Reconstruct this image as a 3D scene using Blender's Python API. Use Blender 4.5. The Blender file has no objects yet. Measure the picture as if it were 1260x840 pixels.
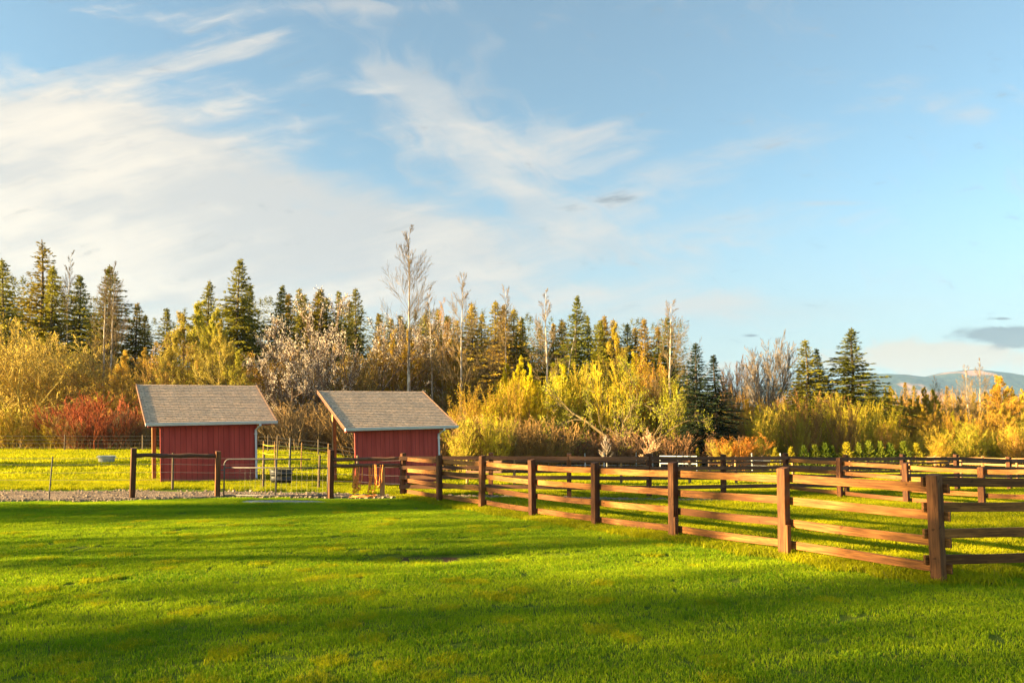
import bpy, math, random
from mathutils import Vector, Matrix, noise as mn
R = math.radians
rnd = random.Random(7)
scene = bpy.context.scene
COL = scene.collection

# ------------------------------------------------------------------ camera model
CAMH, F, PITCH, PPY = 1.8, 840.0, math.atan(48/840), 492.0   # the lens is shifted up a little, the rest is tilt
ct, st = math.cos(PITCH), math.sin(PITCH)
def ray(px, py):
    u, v = (px-630)/F, (PPY-py)/F
    y, z = ct - v*st, st + v*ct
    return Vector((u/y, 1, z/y))
def P(px, py, D):
    return Vector((0, 0, CAMH)) + ray(px, py)*D

cam = bpy.data.cameras.new('camera'); co = bpy.data.objects.new('camera', cam); COL.objects.link(co)
co.location = (0, 0, CAMH); co.rotation_euler = (math.pi/2+PITCH, 0, 0)
cam.sensor_width = 36; cam.lens = 24; cam.shift_y = (PPY-420)/1260; cam.clip_end = 40000; cam.clip_start = .05
scene.camera = co

def interp(x, xs, ys):
    if x <= xs[0]: return ys[0]
    for i in range(1, len(xs)):
        if x <= xs[i]:
            t = (x-xs[i-1])/(xs[i]-xs[i-1]); return ys[i-1]*(1-t)+ys[i]*t
    return ys[-1]
def sstep(a, b, x):
    t = min(1, max(0, (x-a)/(b-a))); return t*t*(3-2*t)
def nz(x, y, s=0.0): return mn.noise(Vector((x, y, s)))
def gh(x, y):
    D = max(y, 0); s = x/max(D, 6)
    b = sstep(-.36, -.10, s)
    L = interp(D, [0, 30, 57, 90, 400, 1500, 5000], [0, 0, .8, .7, .7, -3, -3])
    Rr = interp(D, [0, 22, 32, 40, 78, 120, 300, 1500, 5000], [0, 0, -.45, -.8, -1.4, -1.3, -1.6, -3, -3])
    h = L*(1-b)+Rr*b
    a = 1-sstep(22, 60, D)*.5
    if y < 140:
        h += a*(.045*nz(x/3.1, y/1.7, 1)+.020*nz(x/1.1, y/.75, 5)+.05*nz(x/8, y/5, 3))
        # shallow hollow in the lawn
        h -= .12*math.exp(-((x+1.5)/1.7)**2-((y-10.6)/.75)**2)
    return h
def onground(px, D):
    x = ray(px, 540).x*D
    return Vector((x, D, gh(x, D)))

# ------------------------------------------------------------------ node helper
class E:
    def __init__(s, nt, sock): s.nt, s.s = nt, sock
    def _m(s, op, b=None, c=None, rev=False):
        n = s.nt.nodes.new('ShaderNodeMath'); n.operation = op
        ar = [s, b, c]
        if rev: ar = [b, s, c]
        for i, a in enumerate(ar):
            if a is None: continue
            if isinstance(a, E): s.nt.links.new(a.s, n.inputs[i])
            else: n.inputs[i].default_value = a
        return E(s.nt, n.outputs[0])
    def __add__(s, b): return s._m('ADD', b)
    def __radd__(s, b): return s._m('ADD', b)
    def __sub__(s, b): return s._m('SUBTRACT', b)
    def __rsub__(s, b): return s._m('SUBTRACT', b, rev=True)
    def __mul__(s, b): return s._m('MULTIPLY', b)
    def __rmul__(s, b): return s._m('MULTIPLY', b)
    def __truediv__(s, b): return s._m('DIVIDE', b)
    def max(s, b): return s._m('MAXIMUM', b)
    def min(s, b): return s._m('MINIMUM', b)
    def abs(s): return s._m('ABSOLUTE')
    def exp(s): return s._m('EXPONENT')
    def pow(s, b): return s._m('POWER', b)
    def sm(s, a, b, lo=0, hi=1):
        n = s.nt.nodes.new('ShaderNodeMapRange'); n.interpolation_type = 'SMOOTHSTEP'
        s.nt.links.new(s.s, n.inputs[0])
        for i, v in zip((1, 2, 3, 4), (a, b, lo, hi)): n.inputs[i].default_value = v
        return E(s.nt, n.outputs[0])
def inp(nt, sock, v):
    if isinstance(v, E): nt.links.new(v.s, sock)
    elif isinstance(v, bpy.types.NodeSocket): nt.links.new(v, sock)
    else: sock.default_value = v
def noise(nt, vec, scale, detail=4, rough=.5, dist=0):
    n = nt.nodes.new('ShaderNodeTexNoise'); inp(nt, n.inputs['Scale'], scale)
    n.inputs['Detail'].default_value = detail; n.inputs['Roughness'].default_value = rough
    n.inputs['Distortion'].default_value = dist
    if vec is not None: inp(nt, n.inputs['Vector'], vec)
    return E(nt, n.outputs['Fac'])
def mixc(nt, f, a, b, mode='MIX'):
    n = nt.nodes.new('ShaderNodeMix'); n.data_type = 'RGBA'; n.blend_type = mode
    n.clamp_factor = True
    inp(nt, n.inputs[0], f)
    for k, v in ((6, a), (7, b)):
        if isinstance(v, tuple): v = v + (1,) if len(v) == 3 else v
        inp(nt, n.inputs[k], v)
    return E(nt, n.outputs[2])
def mapping(nt, vec, scale=(1, 1, 1), loc=(0, 0, 0), rot=(0, 0, 0)):
    n = nt.nodes.new('ShaderNodeMapping'); inp(nt, n.inputs[0], vec)
    n.inputs['Scale'].default_value = scale; n.inputs['Location'].default_value = loc; n.inputs['Rotation'].default_value = rot
    return E(nt, n.outputs[0])
def newmat(name):
    m = bpy.data.materials.new(name); m.use_nodes = True
    nt = m.node_tree; nt.nodes.clear()
    out = nt.nodes.new('ShaderNodeOutputMaterial')
    return m, nt, out
def coord(nt, which='Object'):
    return nt.nodes.new('ShaderNodeTexCoord').outputs[which]
def oinfo(nt): return nt.nodes.new('ShaderNodeObjectInfo')
def bump(nt, h, strength=.5, dist=.02):
    n = nt.nodes.new('ShaderNodeBump'); n.inputs['Strength'].default_value = strength
    n.inputs['Distance'].default_value = dist; inp(nt, n.inputs['Height'], h)
    return n.outputs[0]
def pbsdf(nt, out, col, rough=.6, metal=0, normal=None, spec=.3):
    b = nt.nodes.new('ShaderNodeBsdfPrincipled')
    if isinstance(col, tuple): col = col + (1,)
    inp(nt, b.inputs['Base Color'], col); inp(nt, b.inputs['Roughness'], rough)
    b.inputs['Metallic'].default_value = metal; b.inputs['Specular IOR Level'].default_value = spec
    if normal is not None: nt.links.new(normal, b.inputs['Normal'])
    nt.links.new(b.outputs[0], out.inputs[0]); return b
def randvec(nt, vec):
    """object coordinates shifted by a per-object random amount"""
    oi = oinfo(nt); a = nt.nodes.new('ShaderNodeVectorMath'); a.operation = 'ADD'
    c = nt.nodes.new('ShaderNodeCombineXYZ'); r = E(nt, oi.outputs['Random'])
    for i, k in enumerate((37.0, 91.0, 53.0)): inp(nt, c.inputs[i], r*k)
    inp(nt, a.inputs[0], vec); nt.links.new(c.outputs[0], a.inputs[1]); return a.outputs[0], r

def simple(name, c, rough=.6, metal=0, var=.25, sc=6, bs=.2, spec=.3):
    m, nt, out = newmat(name); v, r = randvec(nt, coord(nt))
    n = noise(nt, v, sc, 6)
    col = mixc(nt, n.sm(.3, .7), tuple(x*(1-var) for x in c), tuple(min(1, x*(1+var)) for x in c))
    pbsdf(nt, out, col, rough, metal, bump(nt, noise(nt, v, sc*6, 3), bs, .01), spec); return m
def wood(name, dark, light, sc=1.0, axis=0):
    """sawn, stained, weathered timber with grain along the local axis"""
    m, nt, out = newmat(name); v, r = randvec(nt, coord(nt))
    s = [26*sc]*3; s[axis] = 1.3*sc
    g = noise(nt, mapping(nt, v, tuple(s)), 1.6, 6, .65, .6)
    s2 = [3*sc]*3; s2[axis] = .6*sc
    w = noise(nt, mapping(nt, v, tuple(s2)), 1.0, 4, .6)
    k = noise(nt, v, 7, 2).sm(.68, .73)
    f = (g*1.2+w*.7+r*.3-.65).sm(.2, .9)
    col = mixc(nt, f, dark, light)
    col = mixc(nt, k*.6, col, tuple(x*.35 for x in dark)); st_n = noise(nt, mapping(nt, v, tuple(2.2 if i_ == axis else 9 for i_ in range(3)), (5, 1, 2)), 1, 4, .7); col = mixc(nt, st_n.sm(.52, .70)*.55, col, tuple(x*.8 for x in dark))
    col = mixc(nt, w.sm(.62, .8)*.2, col, (.22, .17, .12))
    pbsdf(nt, out, col, .78, 0, bump(nt, g, .6, .004), .25); return m
def leafmat(name, trans=.35, spread=.35, bright=1.0):
    """small leaves or needles: the object colour with a little change from clump to clump"""
    m, nt, out = newmat(name); oi = oinfo(nt); v = coord(nt)
    n = noise(nt, v, .9, 3); n2 = noise(nt, v, 9, 2)
    f = (n*.5+n2*.5).sm(.36, .64)
    hs = nt.nodes.new('ShaderNodeHueSaturation'); nt.links.new(oi.outputs['Color'], hs.inputs['Color'])
    inp(nt, hs.inputs['Value'], (1-spread)+f*2*spread); inp(nt, hs.inputs['Hue'], .5+(n2-.5)*.05)
    d = nt.nodes.new('ShaderNodeBsdfDiffuse'); t = nt.nodes.new('ShaderNodeBsdfTranslucent'); mx = nt.nodes.new('ShaderNodeMixShader')
    nt.links.new(hs.outputs[0], d.inputs[0]); nt.links.new(hs.outputs[0], t.inputs[0]); mx.inputs[0].default_value = trans
    nt.links.new(d.outputs[0], mx.inputs[1]); nt.links.new(t.outputs[0], mx.inputs[2]); nt.links.new(mx.outputs[0], out.inputs[0])
    return m
def barkmat(name, c, c2):
    m, nt, out = newmat(name); v, r = randvec(nt, coord(nt))
    n = noise(nt, mapping(nt, v, (2, 2, .7)), 1.5, 5, .65)
    pbsdf(nt, out, mixc(nt, n.sm(.38, .62), c, c2), .85, 0, None, .15); return m

M = {}
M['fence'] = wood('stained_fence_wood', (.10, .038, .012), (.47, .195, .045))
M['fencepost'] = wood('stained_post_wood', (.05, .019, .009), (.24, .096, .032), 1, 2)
M['oldpost'] = wood('weathered_post_wood', (.10, .07, .045), (.26, .19, .12), 1, 2)
M['oldrail'] = wood('weathered_rail_wood', (.09, .045, .027), (.26, .125, .065))
M['yellowwood'] = wood('pale_timber', (.28, .15, .06), (.45, .26, .11), 1, 2)
M['galv'] = simple('galvanised_steel', (.10, .095, .10), .55, .3, .2)
M['wire'] = simple('fence_wire', (.20, .19, .18), .5, .5, .1)
M['gutter'] = simple('pale_gutter_paint', (.58, .64, .70), .4, 0, .06, 3, .03)
M['brown'] = simple('brown_board_paint', (.13, .05, .03), .6)
M['trim'] = simple('tan_trim', (.34, .20, .12), .6)
M['redtrim'] = simple('red_trim_paint', (.30, .045, .035), .6, 0, .2, 5)
M['black'] = simple('black_plastic', (.035, .038, .045), .5, 0, .35, 4)
M['yellow'] = simple('yellow_tape', (.75, .62, .05), .6, 0, .1)
M['rope'] = simple('orange_rope', (.78, .27, .06), .8, 0, .3, 20)
M['white'] = simple('white_plastic', (.78, .8, .8), .45, 0, .06)
M['stone'] = simple('pebble', (.28, .22, .165), .85, 0, .45, 9)
M['fir'] = leafmat('fir_needles', .35, .45)
M['leaf'] = leafmat('spring_leaves', .45, .35)
M['petal'] = leafmat('blossom_petals', .35, .12)
M['twig'] = leafmat('twigs', .0, .3)
M['bark'] = barkmat('dark_bark', (.06, .045, .035), (.14, .11, .085))
M['palebark'] = barkmat('pale_birch_bark', (.20, .16, .12), (.62, .55, .46))
M['tan'] = barkmat('tan_twig_bark', (.16, .10, .055), (.34, .22, .12))

def siding():
    m, nt, out = newmat('red_grooved_siding'); v = coord(nt)
    sx = nt.nodes.new('ShaderNodeSeparateXYZ'); inp(nt, sx.inputs[0], v)
    x = E(nt, sx.outputs[0])+E(nt, sx.outputs[1]); f = (x/.203)._m('FRACT')
    g = (f-.5).abs().sm(.0, .055)
    n = noise(nt, mapping(nt, v, (2, 2, .35)), 1.5, 5); n2 = noise(nt, mapping(nt, v, (60, 60, 3)), 1, 3)
    col = mixc(nt, n.sm(.3, .7), (.34, .042, .034), (.45, .064, .050))
    z = E(nt, sx.outputs[2])
    col = mixc(nt, (z+n*.7).sm(.75, .30)*.45, col, (.22, .10, .06))
    col = mixc(nt, 1-g, col, (.07, .009, .009))
    pbsdf(nt, out, col, .62, 0, bump(nt, g*1.0+n2*.12, .8, .012), .3); return m
M['siding'] = siding()
def shingles():
    m, nt, out = newmat('grey_brown_shingles'); v = coord(nt)
    br = nt.nodes.new('ShaderNodeTexBrick'); inp(nt, br.inputs['Vector'], v)
    br.inputs['Scale'].default_value = 1; br.inputs['Brick Width'].default_value = .31; br.inputs['Row Height'].default_value = .145
    br.inputs['Mortar Size'].default_value = .012; br.inputs['Mortar Smooth'].default_value = .5; br.offset = .37; br.offset_frequency = 2
    br.inputs['Color1'].default_value = (.70, .46, .285, 1); br.inputs['Color2'].default_value = (.86, .585, .375, 1); br.inputs['Mortar'].default_value = (.36, .26, .18, 1)
    n = noise(nt, v, 1.3, 4); n2 = noise(nt, v, 60, 3)
    n3 = noise(nt, mapping(nt, v, (3.4, 7, 1)), 1, 1)
    c = mixc(nt, n.sm(.3, .7)*.35, E(nt, br.outputs[0]), (.30, .26, .22)); c = mixc(nt, noise(nt, mapping(nt, v, (8, 9, 1)), 1, 2).sm(.50, .60)*.45, c, (.26, .19, .14)); c = mixc(nt, n3.sm(.54, .60)*.2, c, (.30, .22, .16))
    c = mixc(nt, n2.sm(.4, .7)*.3, c, (.56, .45, .33))
    pbsdf(nt, out, c, .9, 0, bump(nt, E(nt, br.outputs[1])*-1+n3*.8+n2*.3, .9, .02), .15); return m
M['shingle'] = shingles()

# ------------------------------------------------------------------ mesh builder
class MB:
    def __init__(s): s.v, s.f = [], []
    def add(s, vs, fs):
        o = len(s.v); s.v.extend(tuple(a) for a in vs); s.f.extend(tuple(i+o for i in f) for f in fs)
    def box(s, c, d, rot=None):
        hx, hy, hz = d[0]/2, d[1]/2, d[2]/2
        vs = [Vector((a*hx, b*hy, e*hz)) for a in (-1, 1) for b in (-1, 1) for e in (-1, 1)]
        if rot is not None: vs = [rot @ v for v in vs]
        s.add([v+Vector(c) for v in vs], [(0, 1, 3, 2), (4, 6, 7, 5), (0, 4, 5, 1), (2, 3, 7, 6), (0, 2, 6, 4), (1, 5, 7, 3)])
    def beam(s, a, b, w, h):
        """box section from a to b; w across (horizontal), h vertical"""
        a, b = Vector(a), Vector(b); d = (b-a).normalized(); side = d.cross(Vector((0, 0, 1)))
        if side.length < 1e-4: side = Vector((1, 0, 0))
        side.normalize(); up = side.cross(d)
        vs = []
        for p in (a, b):
            for i, j in ((-1, -1), (1, -1), (1, 1), (-1, 1)): vs.append(p+side*(w/2*i)+up*(h/2*j))
        s.add(vs, [(0, 1, 2, 3), (7, 6, 5, 4), (0, 4, 5, 1), (1, 5, 6, 2), (2, 6, 7, 3), (3, 7, 4, 0)])
    def tube(s, pts, rad, n=6, cap=True):
        pts = [Vector(p) for p in pts]
        if not hasattr(rad, '__len__'): rad = [rad]*len(pts)
        o = len(s.v)
        for i, p in enumerate(pts):
            d = (pts[min(i+1, len(pts)-1)]-pts[max(i-1, 0)])
            if d.length < 1e-6: d = Vector((0, 0, 1))
            d.normalize(); a = d.cross(Vector((0.13, .97, .2)) if abs(d.z) > .9 else Vector((0, 0, 1))); a.normalize(); b = d.cross(a)
            for k in range(n):
                t = 2*math.pi*k/n; q = p+(a*math.cos(t)+b*math.sin(t))*rad[i]; s.v.append(tuple(q))
        for i in range(len(pts)-1):
            for k in range(n):
                s.f.append((o+i*n+k, o+i*n+(k+1) % n, o+(i+1)*n+(k+1) % n, o+(i+1)*n+k))
        if cap: s.f.append(tuple(o+k for k in range(n))[::-1]); s.f.append(tuple(o+(len(pts)-1)*n+k for k in range(n)))
    def lathe(s, prof, n=24, sx=1, sy=1, c=(0, 0, 0)):
        o = len(s.v)
        for r, z in prof:
            for k in range(n):
                t = 2*math.pi*k/n; s.v.append((c[0]+r*sx*math.cos(t), c[1]+r*sy*math.sin(t), c[2]+z))
        for i in range(len(prof)-1):
            for k in range(n): s.f.append((o+i*n+k, o+i*n+(k+1) % n, o+(i+1)*n+(k+1) % n, o+(i+1)*n+k))
    def mesh(s, name, m, smooth=False):
        me = bpy.data.meshes.new(name); me.from_pydata(s.v, [], s.f); me.update()
        if m is not None: me.materials.append(m)
        if smooth: me.shade_smooth()
        return me
    def build(s, name, m, parent=None, smooth=False, loc=(0, 0, 0)):
        return link(name, s.mesh(name, m, smooth), parent, loc)
def link(name, me, parent=None, loc=(0, 0, 0)):
    o = bpy.data.objects.new(name, me); COL.objects.link(o); o.parent = parent; o.location = loc; return o
def empty(name, loc=(0, 0, 0), rz=0, label=None, cat=None, group=None):
    o = bpy.data.objects.new(name, None); COL.objects.link(o); o.location = loc; o.rotation_euler = (0, 0, rz)
    o.empty_display_size = .3
    return tag(o, label, cat, group)
def tag(o, label=None, cat=None, group=None, kind=None):
    if label: o['label'] = label
    if cat: o['category'] = cat
    if group: o['group'] = group
    if kind: o['kind'] = kind
    return o
def bevel(o, w=.006):
    b = o.modifiers.new('bevel', 'BEVEL'); b.width = w; b.segments = 1; b.limit_method = 'ANGLE'; return o

# ------------------------------------------------------------------ ground
def glow(x): return interp(x, [-60, -16, -11, -9, -5.6, -3.2, 1, 5, 6.2], [19.4, 19.6, 20.2, 21.1, 21.0, 20.95, 20.65, 19.75, 19.7])
def gupp(x): return interp(x, [-60, -12, -6.4, -5, -3.4, 1, 5, 6.2], [24.7, 24.0, 23.3, 22.4, 21.9, 21.25, 20.2, 19.75])
def in_gravel(x, y, pad=0): return x < 6.2 and glow(x)+pad < y < gupp(x)-pad
def in_patch(x, y): return ((x+6.45)/1.35)**2+((y-19.75)/.33)**2 < 1
def axis(fine, lo, hi, step, far, k=1.22):
    a = []; t = -fine[0]
    c = lo
    while c <= hi: a.append(c); c += step
    s = step; c = a[-1]
    while c < far[1]: s *= k; c += s; a.append(c)
    s = step; c = a[0]; pre = []
    while c > far[0]: s *= k; c -= s; pre.append(c)
    return pre[::-1]+a
xs = axis((0,), -19, 19, .28, (-11000, 11000)); ys = axis((0,), 2.5, 27, .2, (-200, 11000))
mb = MB(); nx = len(xs)
for y in ys:
    for x in xs: mb.v.append((x, y, gh(x, y)))
for j in range(len(ys)-1):
    for i in range(nx-1): mb.f.append((j*nx+i, j*nx+i+1, (j+1)*nx+i+1, (j+1)*nx+i))
def ground_mat():
    m, nt, out = newmat('turf_and_soil'); v = coord(nt)
    n = noise(nt, v, .45, 5); n2 = noise(nt, v, 5, 5, .7); n3 = noise(nt, mapping(nt, v, (.02, .02, .02)), 1, 4); nf = noise(nt, v, 45, 4, .7)
    c = mixc(nt, (n*.5+n2*.5).sm(.35, .65), (.07, .13, .012), (.14, .20, .016))
    c = mixc(nt, nf.sm(.4, .7)*.5, c, (.06, .05, .025))
    sx = nt.nodes.new('ShaderNodeSeparateXYZ'); inp(nt, sx.inputs[0], v); y = E(nt, sx.outputs[1]); x = E(nt, sx.outputs[0])
    # bare soil in the hollow
    e = (((x+1.5)/.95)*((x+1.5)/.95)+((y-10.75)/.3)*((y-10.75)/.3)+n2*.9).sm(1.5, .9)
    c = mixc(nt, e, c, (.10, .065, .035))
    # forest floor beyond the pasture
    ff = y.sm(72, 84)
    c = mixc(nt, ff, c, mixc(nt, n3.sm(.35, .65), (.055, .04, .02), (.05, .065, .015)))
    pbsdf(nt, out, c, .95, 0, bump(nt, n2*.6+nf*.4, 1, .08), .05); return m
tag(mb.build('ground', ground_mat(), None, True), kind='structure')

def gravel_mat(name, c1, c2):
    m, nt, out = newmat(name); v = coord(nt)
    vo = nt.nodes.new('ShaderNodeTexVoronoi'); inp(nt, vo.inputs['Vector'], v); vo.inputs['Scale'].default_value = 22
    n = noise(nt, v, 1.2, 5); cc = nt.nodes.new('ShaderNodeSeparateColor'); nt.links.new(vo.outputs['Color'], cc.inputs[0])
    c = mixc(nt, E(nt, cc.outputs[0]), c1, c2)
    c = mixc(nt, n.sm(.4, .65)*.5, c, tuple(a*.6 for a in c1))
    pbsdf(nt, out, c, .9, 0, bump(nt, E(nt, vo.outputs['Distance'])*-1, 1, .05), .15); return m
mb = MB(); x = -60.0; cols = []
while x <= 6.2:
    l, u = glow(x)+.12*nz(x*1.3, 0, 9), gupp(x)+.15*nz(x*1.1, 4, 9); row = []
    for k in range(9):
        y = l+(u-l)*k/8; edge = .0 if k in (0, 8) else .022
        row.append(len(mb.v)); mb.v.append((x, y, gh(x, y)+edge-(.02 if k in (0, 8) else 0)))
    cols.append(row); x += .3
for a, b in zip(cols, cols[1:]):
    for k in range(8): mb.f.append((a[k], b[k], b[k+1], a[k+1]))
GR = gravel_mat('gravel', (.17, .125, .09), (.36, .27, .20))
tag(mb.build('gravel_path', GR, None, True), kind='structure')
mb = MB(); N = 40; mb.v.append((-6.45, 19.75, gh(-6.45, 19.75)+.045))
for r in (.5, 1):
    for k in range(N):
        t = 2*math.pi*k/N; w = 1+.14*nz(math.cos(t)*2, math.sin(t)*2, 3); x, y = -6.45+1.35*r*w*math.cos(t), 19.75+.34*r*w*math.sin(t)
        mb.v.append((x, y, gh(x, y)+(.04 if r < 1 else .0)))
for k in range(N):
    mb.f.append((0, 1+k, 1+(k+1) % N)); mb.f.append((1+k, 1+N+k, 1+N+(k+1) % N, 1+(k+1) % N))
tag(mb.build('gravel_patch', gravel_mat('blue_grey_gravel', (.20, .23, .27), (.36, .40, .45)), None, True), kind='structure')

# loose stones along the path edge : one mass of pebbles
mb = MB(); r2 = random.Random(3)
def pebble(mb, x, y, s):
    z = gh(x, y); vs = []
    for a in (-1, 1):
        for k in range(5):
            t = k*1.256+a*.3; vs.append((x+s*math.cos(t)*r2.uniform(.7, 1.1), y+s*.9*math.sin(t)*r2.uniform(.7, 1.1), z+.02+(s*.55 if a > 0 else -.02)))
    mb.add(vs, [(5, 6, 7, 8, 9)]+[(k, (k+1) % 5, 5+(k+1) % 5, 5+k) for k in range(5)])
for i in range(5200):
    x = r2.uniform(-30, 6.2)
    e = r2.random()
    y = glow(x)+abs(r2.gauss(0, .22)) if e < .45 else (r2.uniform(glow(x), gupp(x)))
    if in_gravel(x, y, -.05): pebble(mb, x, y, r2.choice((.02, .025, .03, .03, .05)) * r2.uniform(.8, 1.5))
tag(mb.build('gravel_stones', M['stone']), 'loose pale and grey stones strewn along the edge of the gravel path', 'stones', kind='stuff')

# ------------------------------------------------------------------ grass (stuff, instanced tufts)
def tile(name, n, size, h, w, m, seed, lean=.4):
    r = random.Random(seed); mb = MB()
    for i in range(n):
        x, y = r.uniform(-size, size), r.uniform(-size, size)
        a = r.uniform(0, 6.283); H = h*r.uniform(.55, 1.2); l = H*r.uniform(.1, lean*2); b = r.uniform(0, 6.283); W = w*r.uniform(.7, 1.3)
        dx, dy = math.cos(a)*W/2, math.sin(a)*W/2; lx, ly = math.cos(b)*l, math.sin(b)*l
        mb.add([(x-dx, y-dy, -.01), (x+dx, y+dy, -.01), (x+dx*.7+lx*.4, y+dy*.7+ly*.4, H*.62), (x-dx*.7+lx*.4, y-dy*.7+ly*.4, H*.62), (x+lx, y+ly, H)],
               [(0, 1, 2, 3), (3, 2, 4)])
    return bpy.data.objects.new(name, mb.mesh(name, m))
def grassmat(name, c1, c2, c3):
    m, nt, out = newmat(name); g = nt.nodes.new('ShaderNodeNewGeometry')
    pos = g.outputs['Position']
    n = noise(nt, mapping(nt, pos, (.55, .9, 1)), 1, 4); n2 = noise(nt, pos, 14, 2); r = E(nt, g.outputs['Random Per Island'])
    c = mixc(nt, n.sm(.36, .64), c1, c2); c = mixc(nt, (r*.6+n2*.6).sm(.5, 1.0)*.75, c, c3)
    c = mixc(nt, r.sm(.93, .97)*.6, c, (.26, .20, .08))
    n5 = noise(nt, mapping(nt, pos, (.9, 2.2, 1), (4, 9, 0)), 1, 5, .7); c = mixc(nt, n5.sm(.54, .68)*.35, c, (.12, .17, .03))
    d = nt.nodes.new('ShaderNodeBsdfDiffuse'); t = nt.nodes.new('ShaderNodeBsdfTranslucent'); mx = nt.nodes.new('ShaderNodeMixShader')
    inp(nt, d.inputs[0], c); inp(nt, t.inputs[0], c); mx.inputs[0].default_value = .5
    nt.links.new(d.outputs[0], mx.inputs[1]); nt.links.new(t.outputs[0], mx.inputs[2]); nt.links.new(mx.outputs[0], out.inputs[0]); return m
GM = grassmat('lawn_grass', (.12, .25, .010), (.28, .40, .012), (.46, .50, .014))
GM2 = grassmat('pasture_grass', (.20, .25, .008), (.42, .42, .010), (.56, .50, .012))
def scatter(name, pts, tiles, label, cat):
    """pts : (x, y, z, rz, scale)"""
    me = bpy.data.meshes.new(name); me.from_pydata([p[:3] for p in pts], [], [])
    a = me.attributes.new('rz', 'FLOAT', 'POINT'); s = me.attributes.new('sc', 'FLOAT', 'POINT')
    for i, p in enumerate(pts): a.data[i].value = p[3]; s.data[i].value = p[4]
    o = link(name, me)
    cl = bpy.data.collections.new(name+'_tufts')
    for t in tiles: cl.objects.link(t)
    ng = bpy.data.node_groups.new(name, 'GeometryNodeTree')
    ng.interface.new_socket('Geometry', in_out='INPUT', socket_type='NodeSocketGeometry')
    ng.interface.new_socket('Geometry', in_out='OUTPUT', socket_type='NodeSocketGeometry')
    N = ng.nodes.new; gi, go = N('NodeGroupInput'), N('NodeGroupOutput')
    ci = N('GeometryNodeCollectionInfo'); ci.inputs['Collection'].default_value = cl; ci.inputs['Separate Children'].default_value = True; ci.inputs['Reset Children'].default_value = True
    ip = N('GeometryNodeInstanceOnPoints'); ip.inputs['Pick Instance'].default_value = True
    ar = N('GeometryNodeInputNamedAttribute'); ar.data_type = 'FLOAT'; ar.inputs[0].default_value = 'rz'
    as_ = N('GeometryNodeInputNamedAttribute'); as_.data_type = 'FLOAT'; as_.inputs[0].default_value = 'sc'
    cx = N('ShaderNodeCombineXYZ'); ri = N('FunctionNodeRandomValue'); ri.data_type = 'INT'
    ri.inputs[4].default_value = 0; ri.inputs[5].default_value = len(tiles)-1
    L = ng.links.new
    L(gi.outputs[0], ip.inputs['Points']); L(ci.outputs[0], ip.inputs['Instance']); L(ar.outputs[0], cx.inputs[2])
    L(cx.outputs[0], ip.inputs['Rotation']); L(as_.outputs[0], ip.inputs['Scale']); L(ri.outputs[2], ip.inputs['Instance Index'])
    L(ip.outputs[0], go.inputs[0])
    mo = o.modifiers.new('scatter', 'NODES'); mo.node_group = ng
    return tag(o, label, cat, kind='stuff')
# front fence corner points (world plan)
PA = [(-3.45, 21.5), (5.27, 8.54)]
def paddock(x, y):
    """inside the paddock: right of the front fence line"""
    (x0, y0), (x1, y1) = PA
    return (x1-x0)*(y-y0)-(y1-y0)*(x-x0) > 0 and y > 8.6+(x-5.27)*.25
r3 = random.Random(5)
lawn = [tile('lawn_tuft', 1000, .26, .036, .0060, GM, 10+i) for i in range(4)]
tall = [tile('pasture_tuft', 420, .34, .11, .012, GM2, 20+i, .6) for i in range(4)]
far = [tile('meadow_tuft', 420, 1.0, .13, .035, GM2, 30+i, .6) for i in range(4)]
pl, pt, pf = [], [], []
y = 3.6
while y < 22.5:
    st_ = .40
    x = -.80*y-1.5
    while x < .80*y+1.5:
        xx, yy = x+r3.uniform(-.1, .1), y+r3.uniform(-.1, .1)
        if not in_gravel(xx, yy, -.28) and not in_patch(xx, yy):
            soil = ((xx+1.5)/.95)**2+((yy-10.75)/.28)**2 < 1
            if not soil or r3.random() < .7:
                if paddock(xx, yy): pt.append((xx, yy, gh(xx, yy), r3.uniform(0, 6.28), r3.uniform(.75, 1.15)))
                else: pl.append((xx, yy, gh(xx, yy), r3.uniform(0, 6.28), r3.uniform(.8, 1.12)))
        x += st_
    y += st_
# longer tufts under the fence rails
for i in range(130):
    t = r3.random(); x = PA[0][0]+(PA[1][0]-PA[0][0])*t+r3.gauss(0, .07); y = PA[0][1]+(PA[1][1]-PA[0][1])*t+r3.gauss(0, .07)
    pt.append((x, y, gh(x, y), r3.uniform(0, 6.28), r3.uniform(.7, 1.0)))
y = 22.0
while y < 32:
    x = -.80*y-2
    while x < .80*y+2:
        xx, yy = x+r3.uniform(-.15, .15), y+r3.uniform(-.15, .15)
        if not in_gravel(xx, yy, -.3): pt.append((xx, yy, gh(xx, yy), r3.uniform(0, 6.28), r3.uniform(.8, 1.4)))
        x += .55
    y += .55
y = 31.0
while y < 78:
    x = -.80*y-2
    while x < .80*y+2:
        xx, yy = x+r3.uniform(-.4, .4), y+r3.uniform(-.4, .4)
        pf.append((xx, yy, gh(xx, yy), r3.uniform(0, 6.28), r3.uniform(.8, 1.4))); x += 1.5
    y += 1.5
for i in range(260):
    y = r3.uniform(4.5, 19); x = r3.uniform(-.78*y, .5*y)
    if not paddock(x, y) and not in_gravel(x, y, -.2) and not in_patch(x, y): pt.append((x, y, gh(x, y), r3.uniform(0, 6.28), r3.uniform(.28, .5)))
scatter('lawn_grass', pl, lawn, 'short mown green lawn grass in front of the fence', 'grass')
scatter('paddock_grass', pt, tall, 'longer grass growing in the paddock and around the sheds', 'grass')
scatter('meadow_grass', pf, far, 'bright meadow grass running back to the foot of the wood', 'grass')

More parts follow.
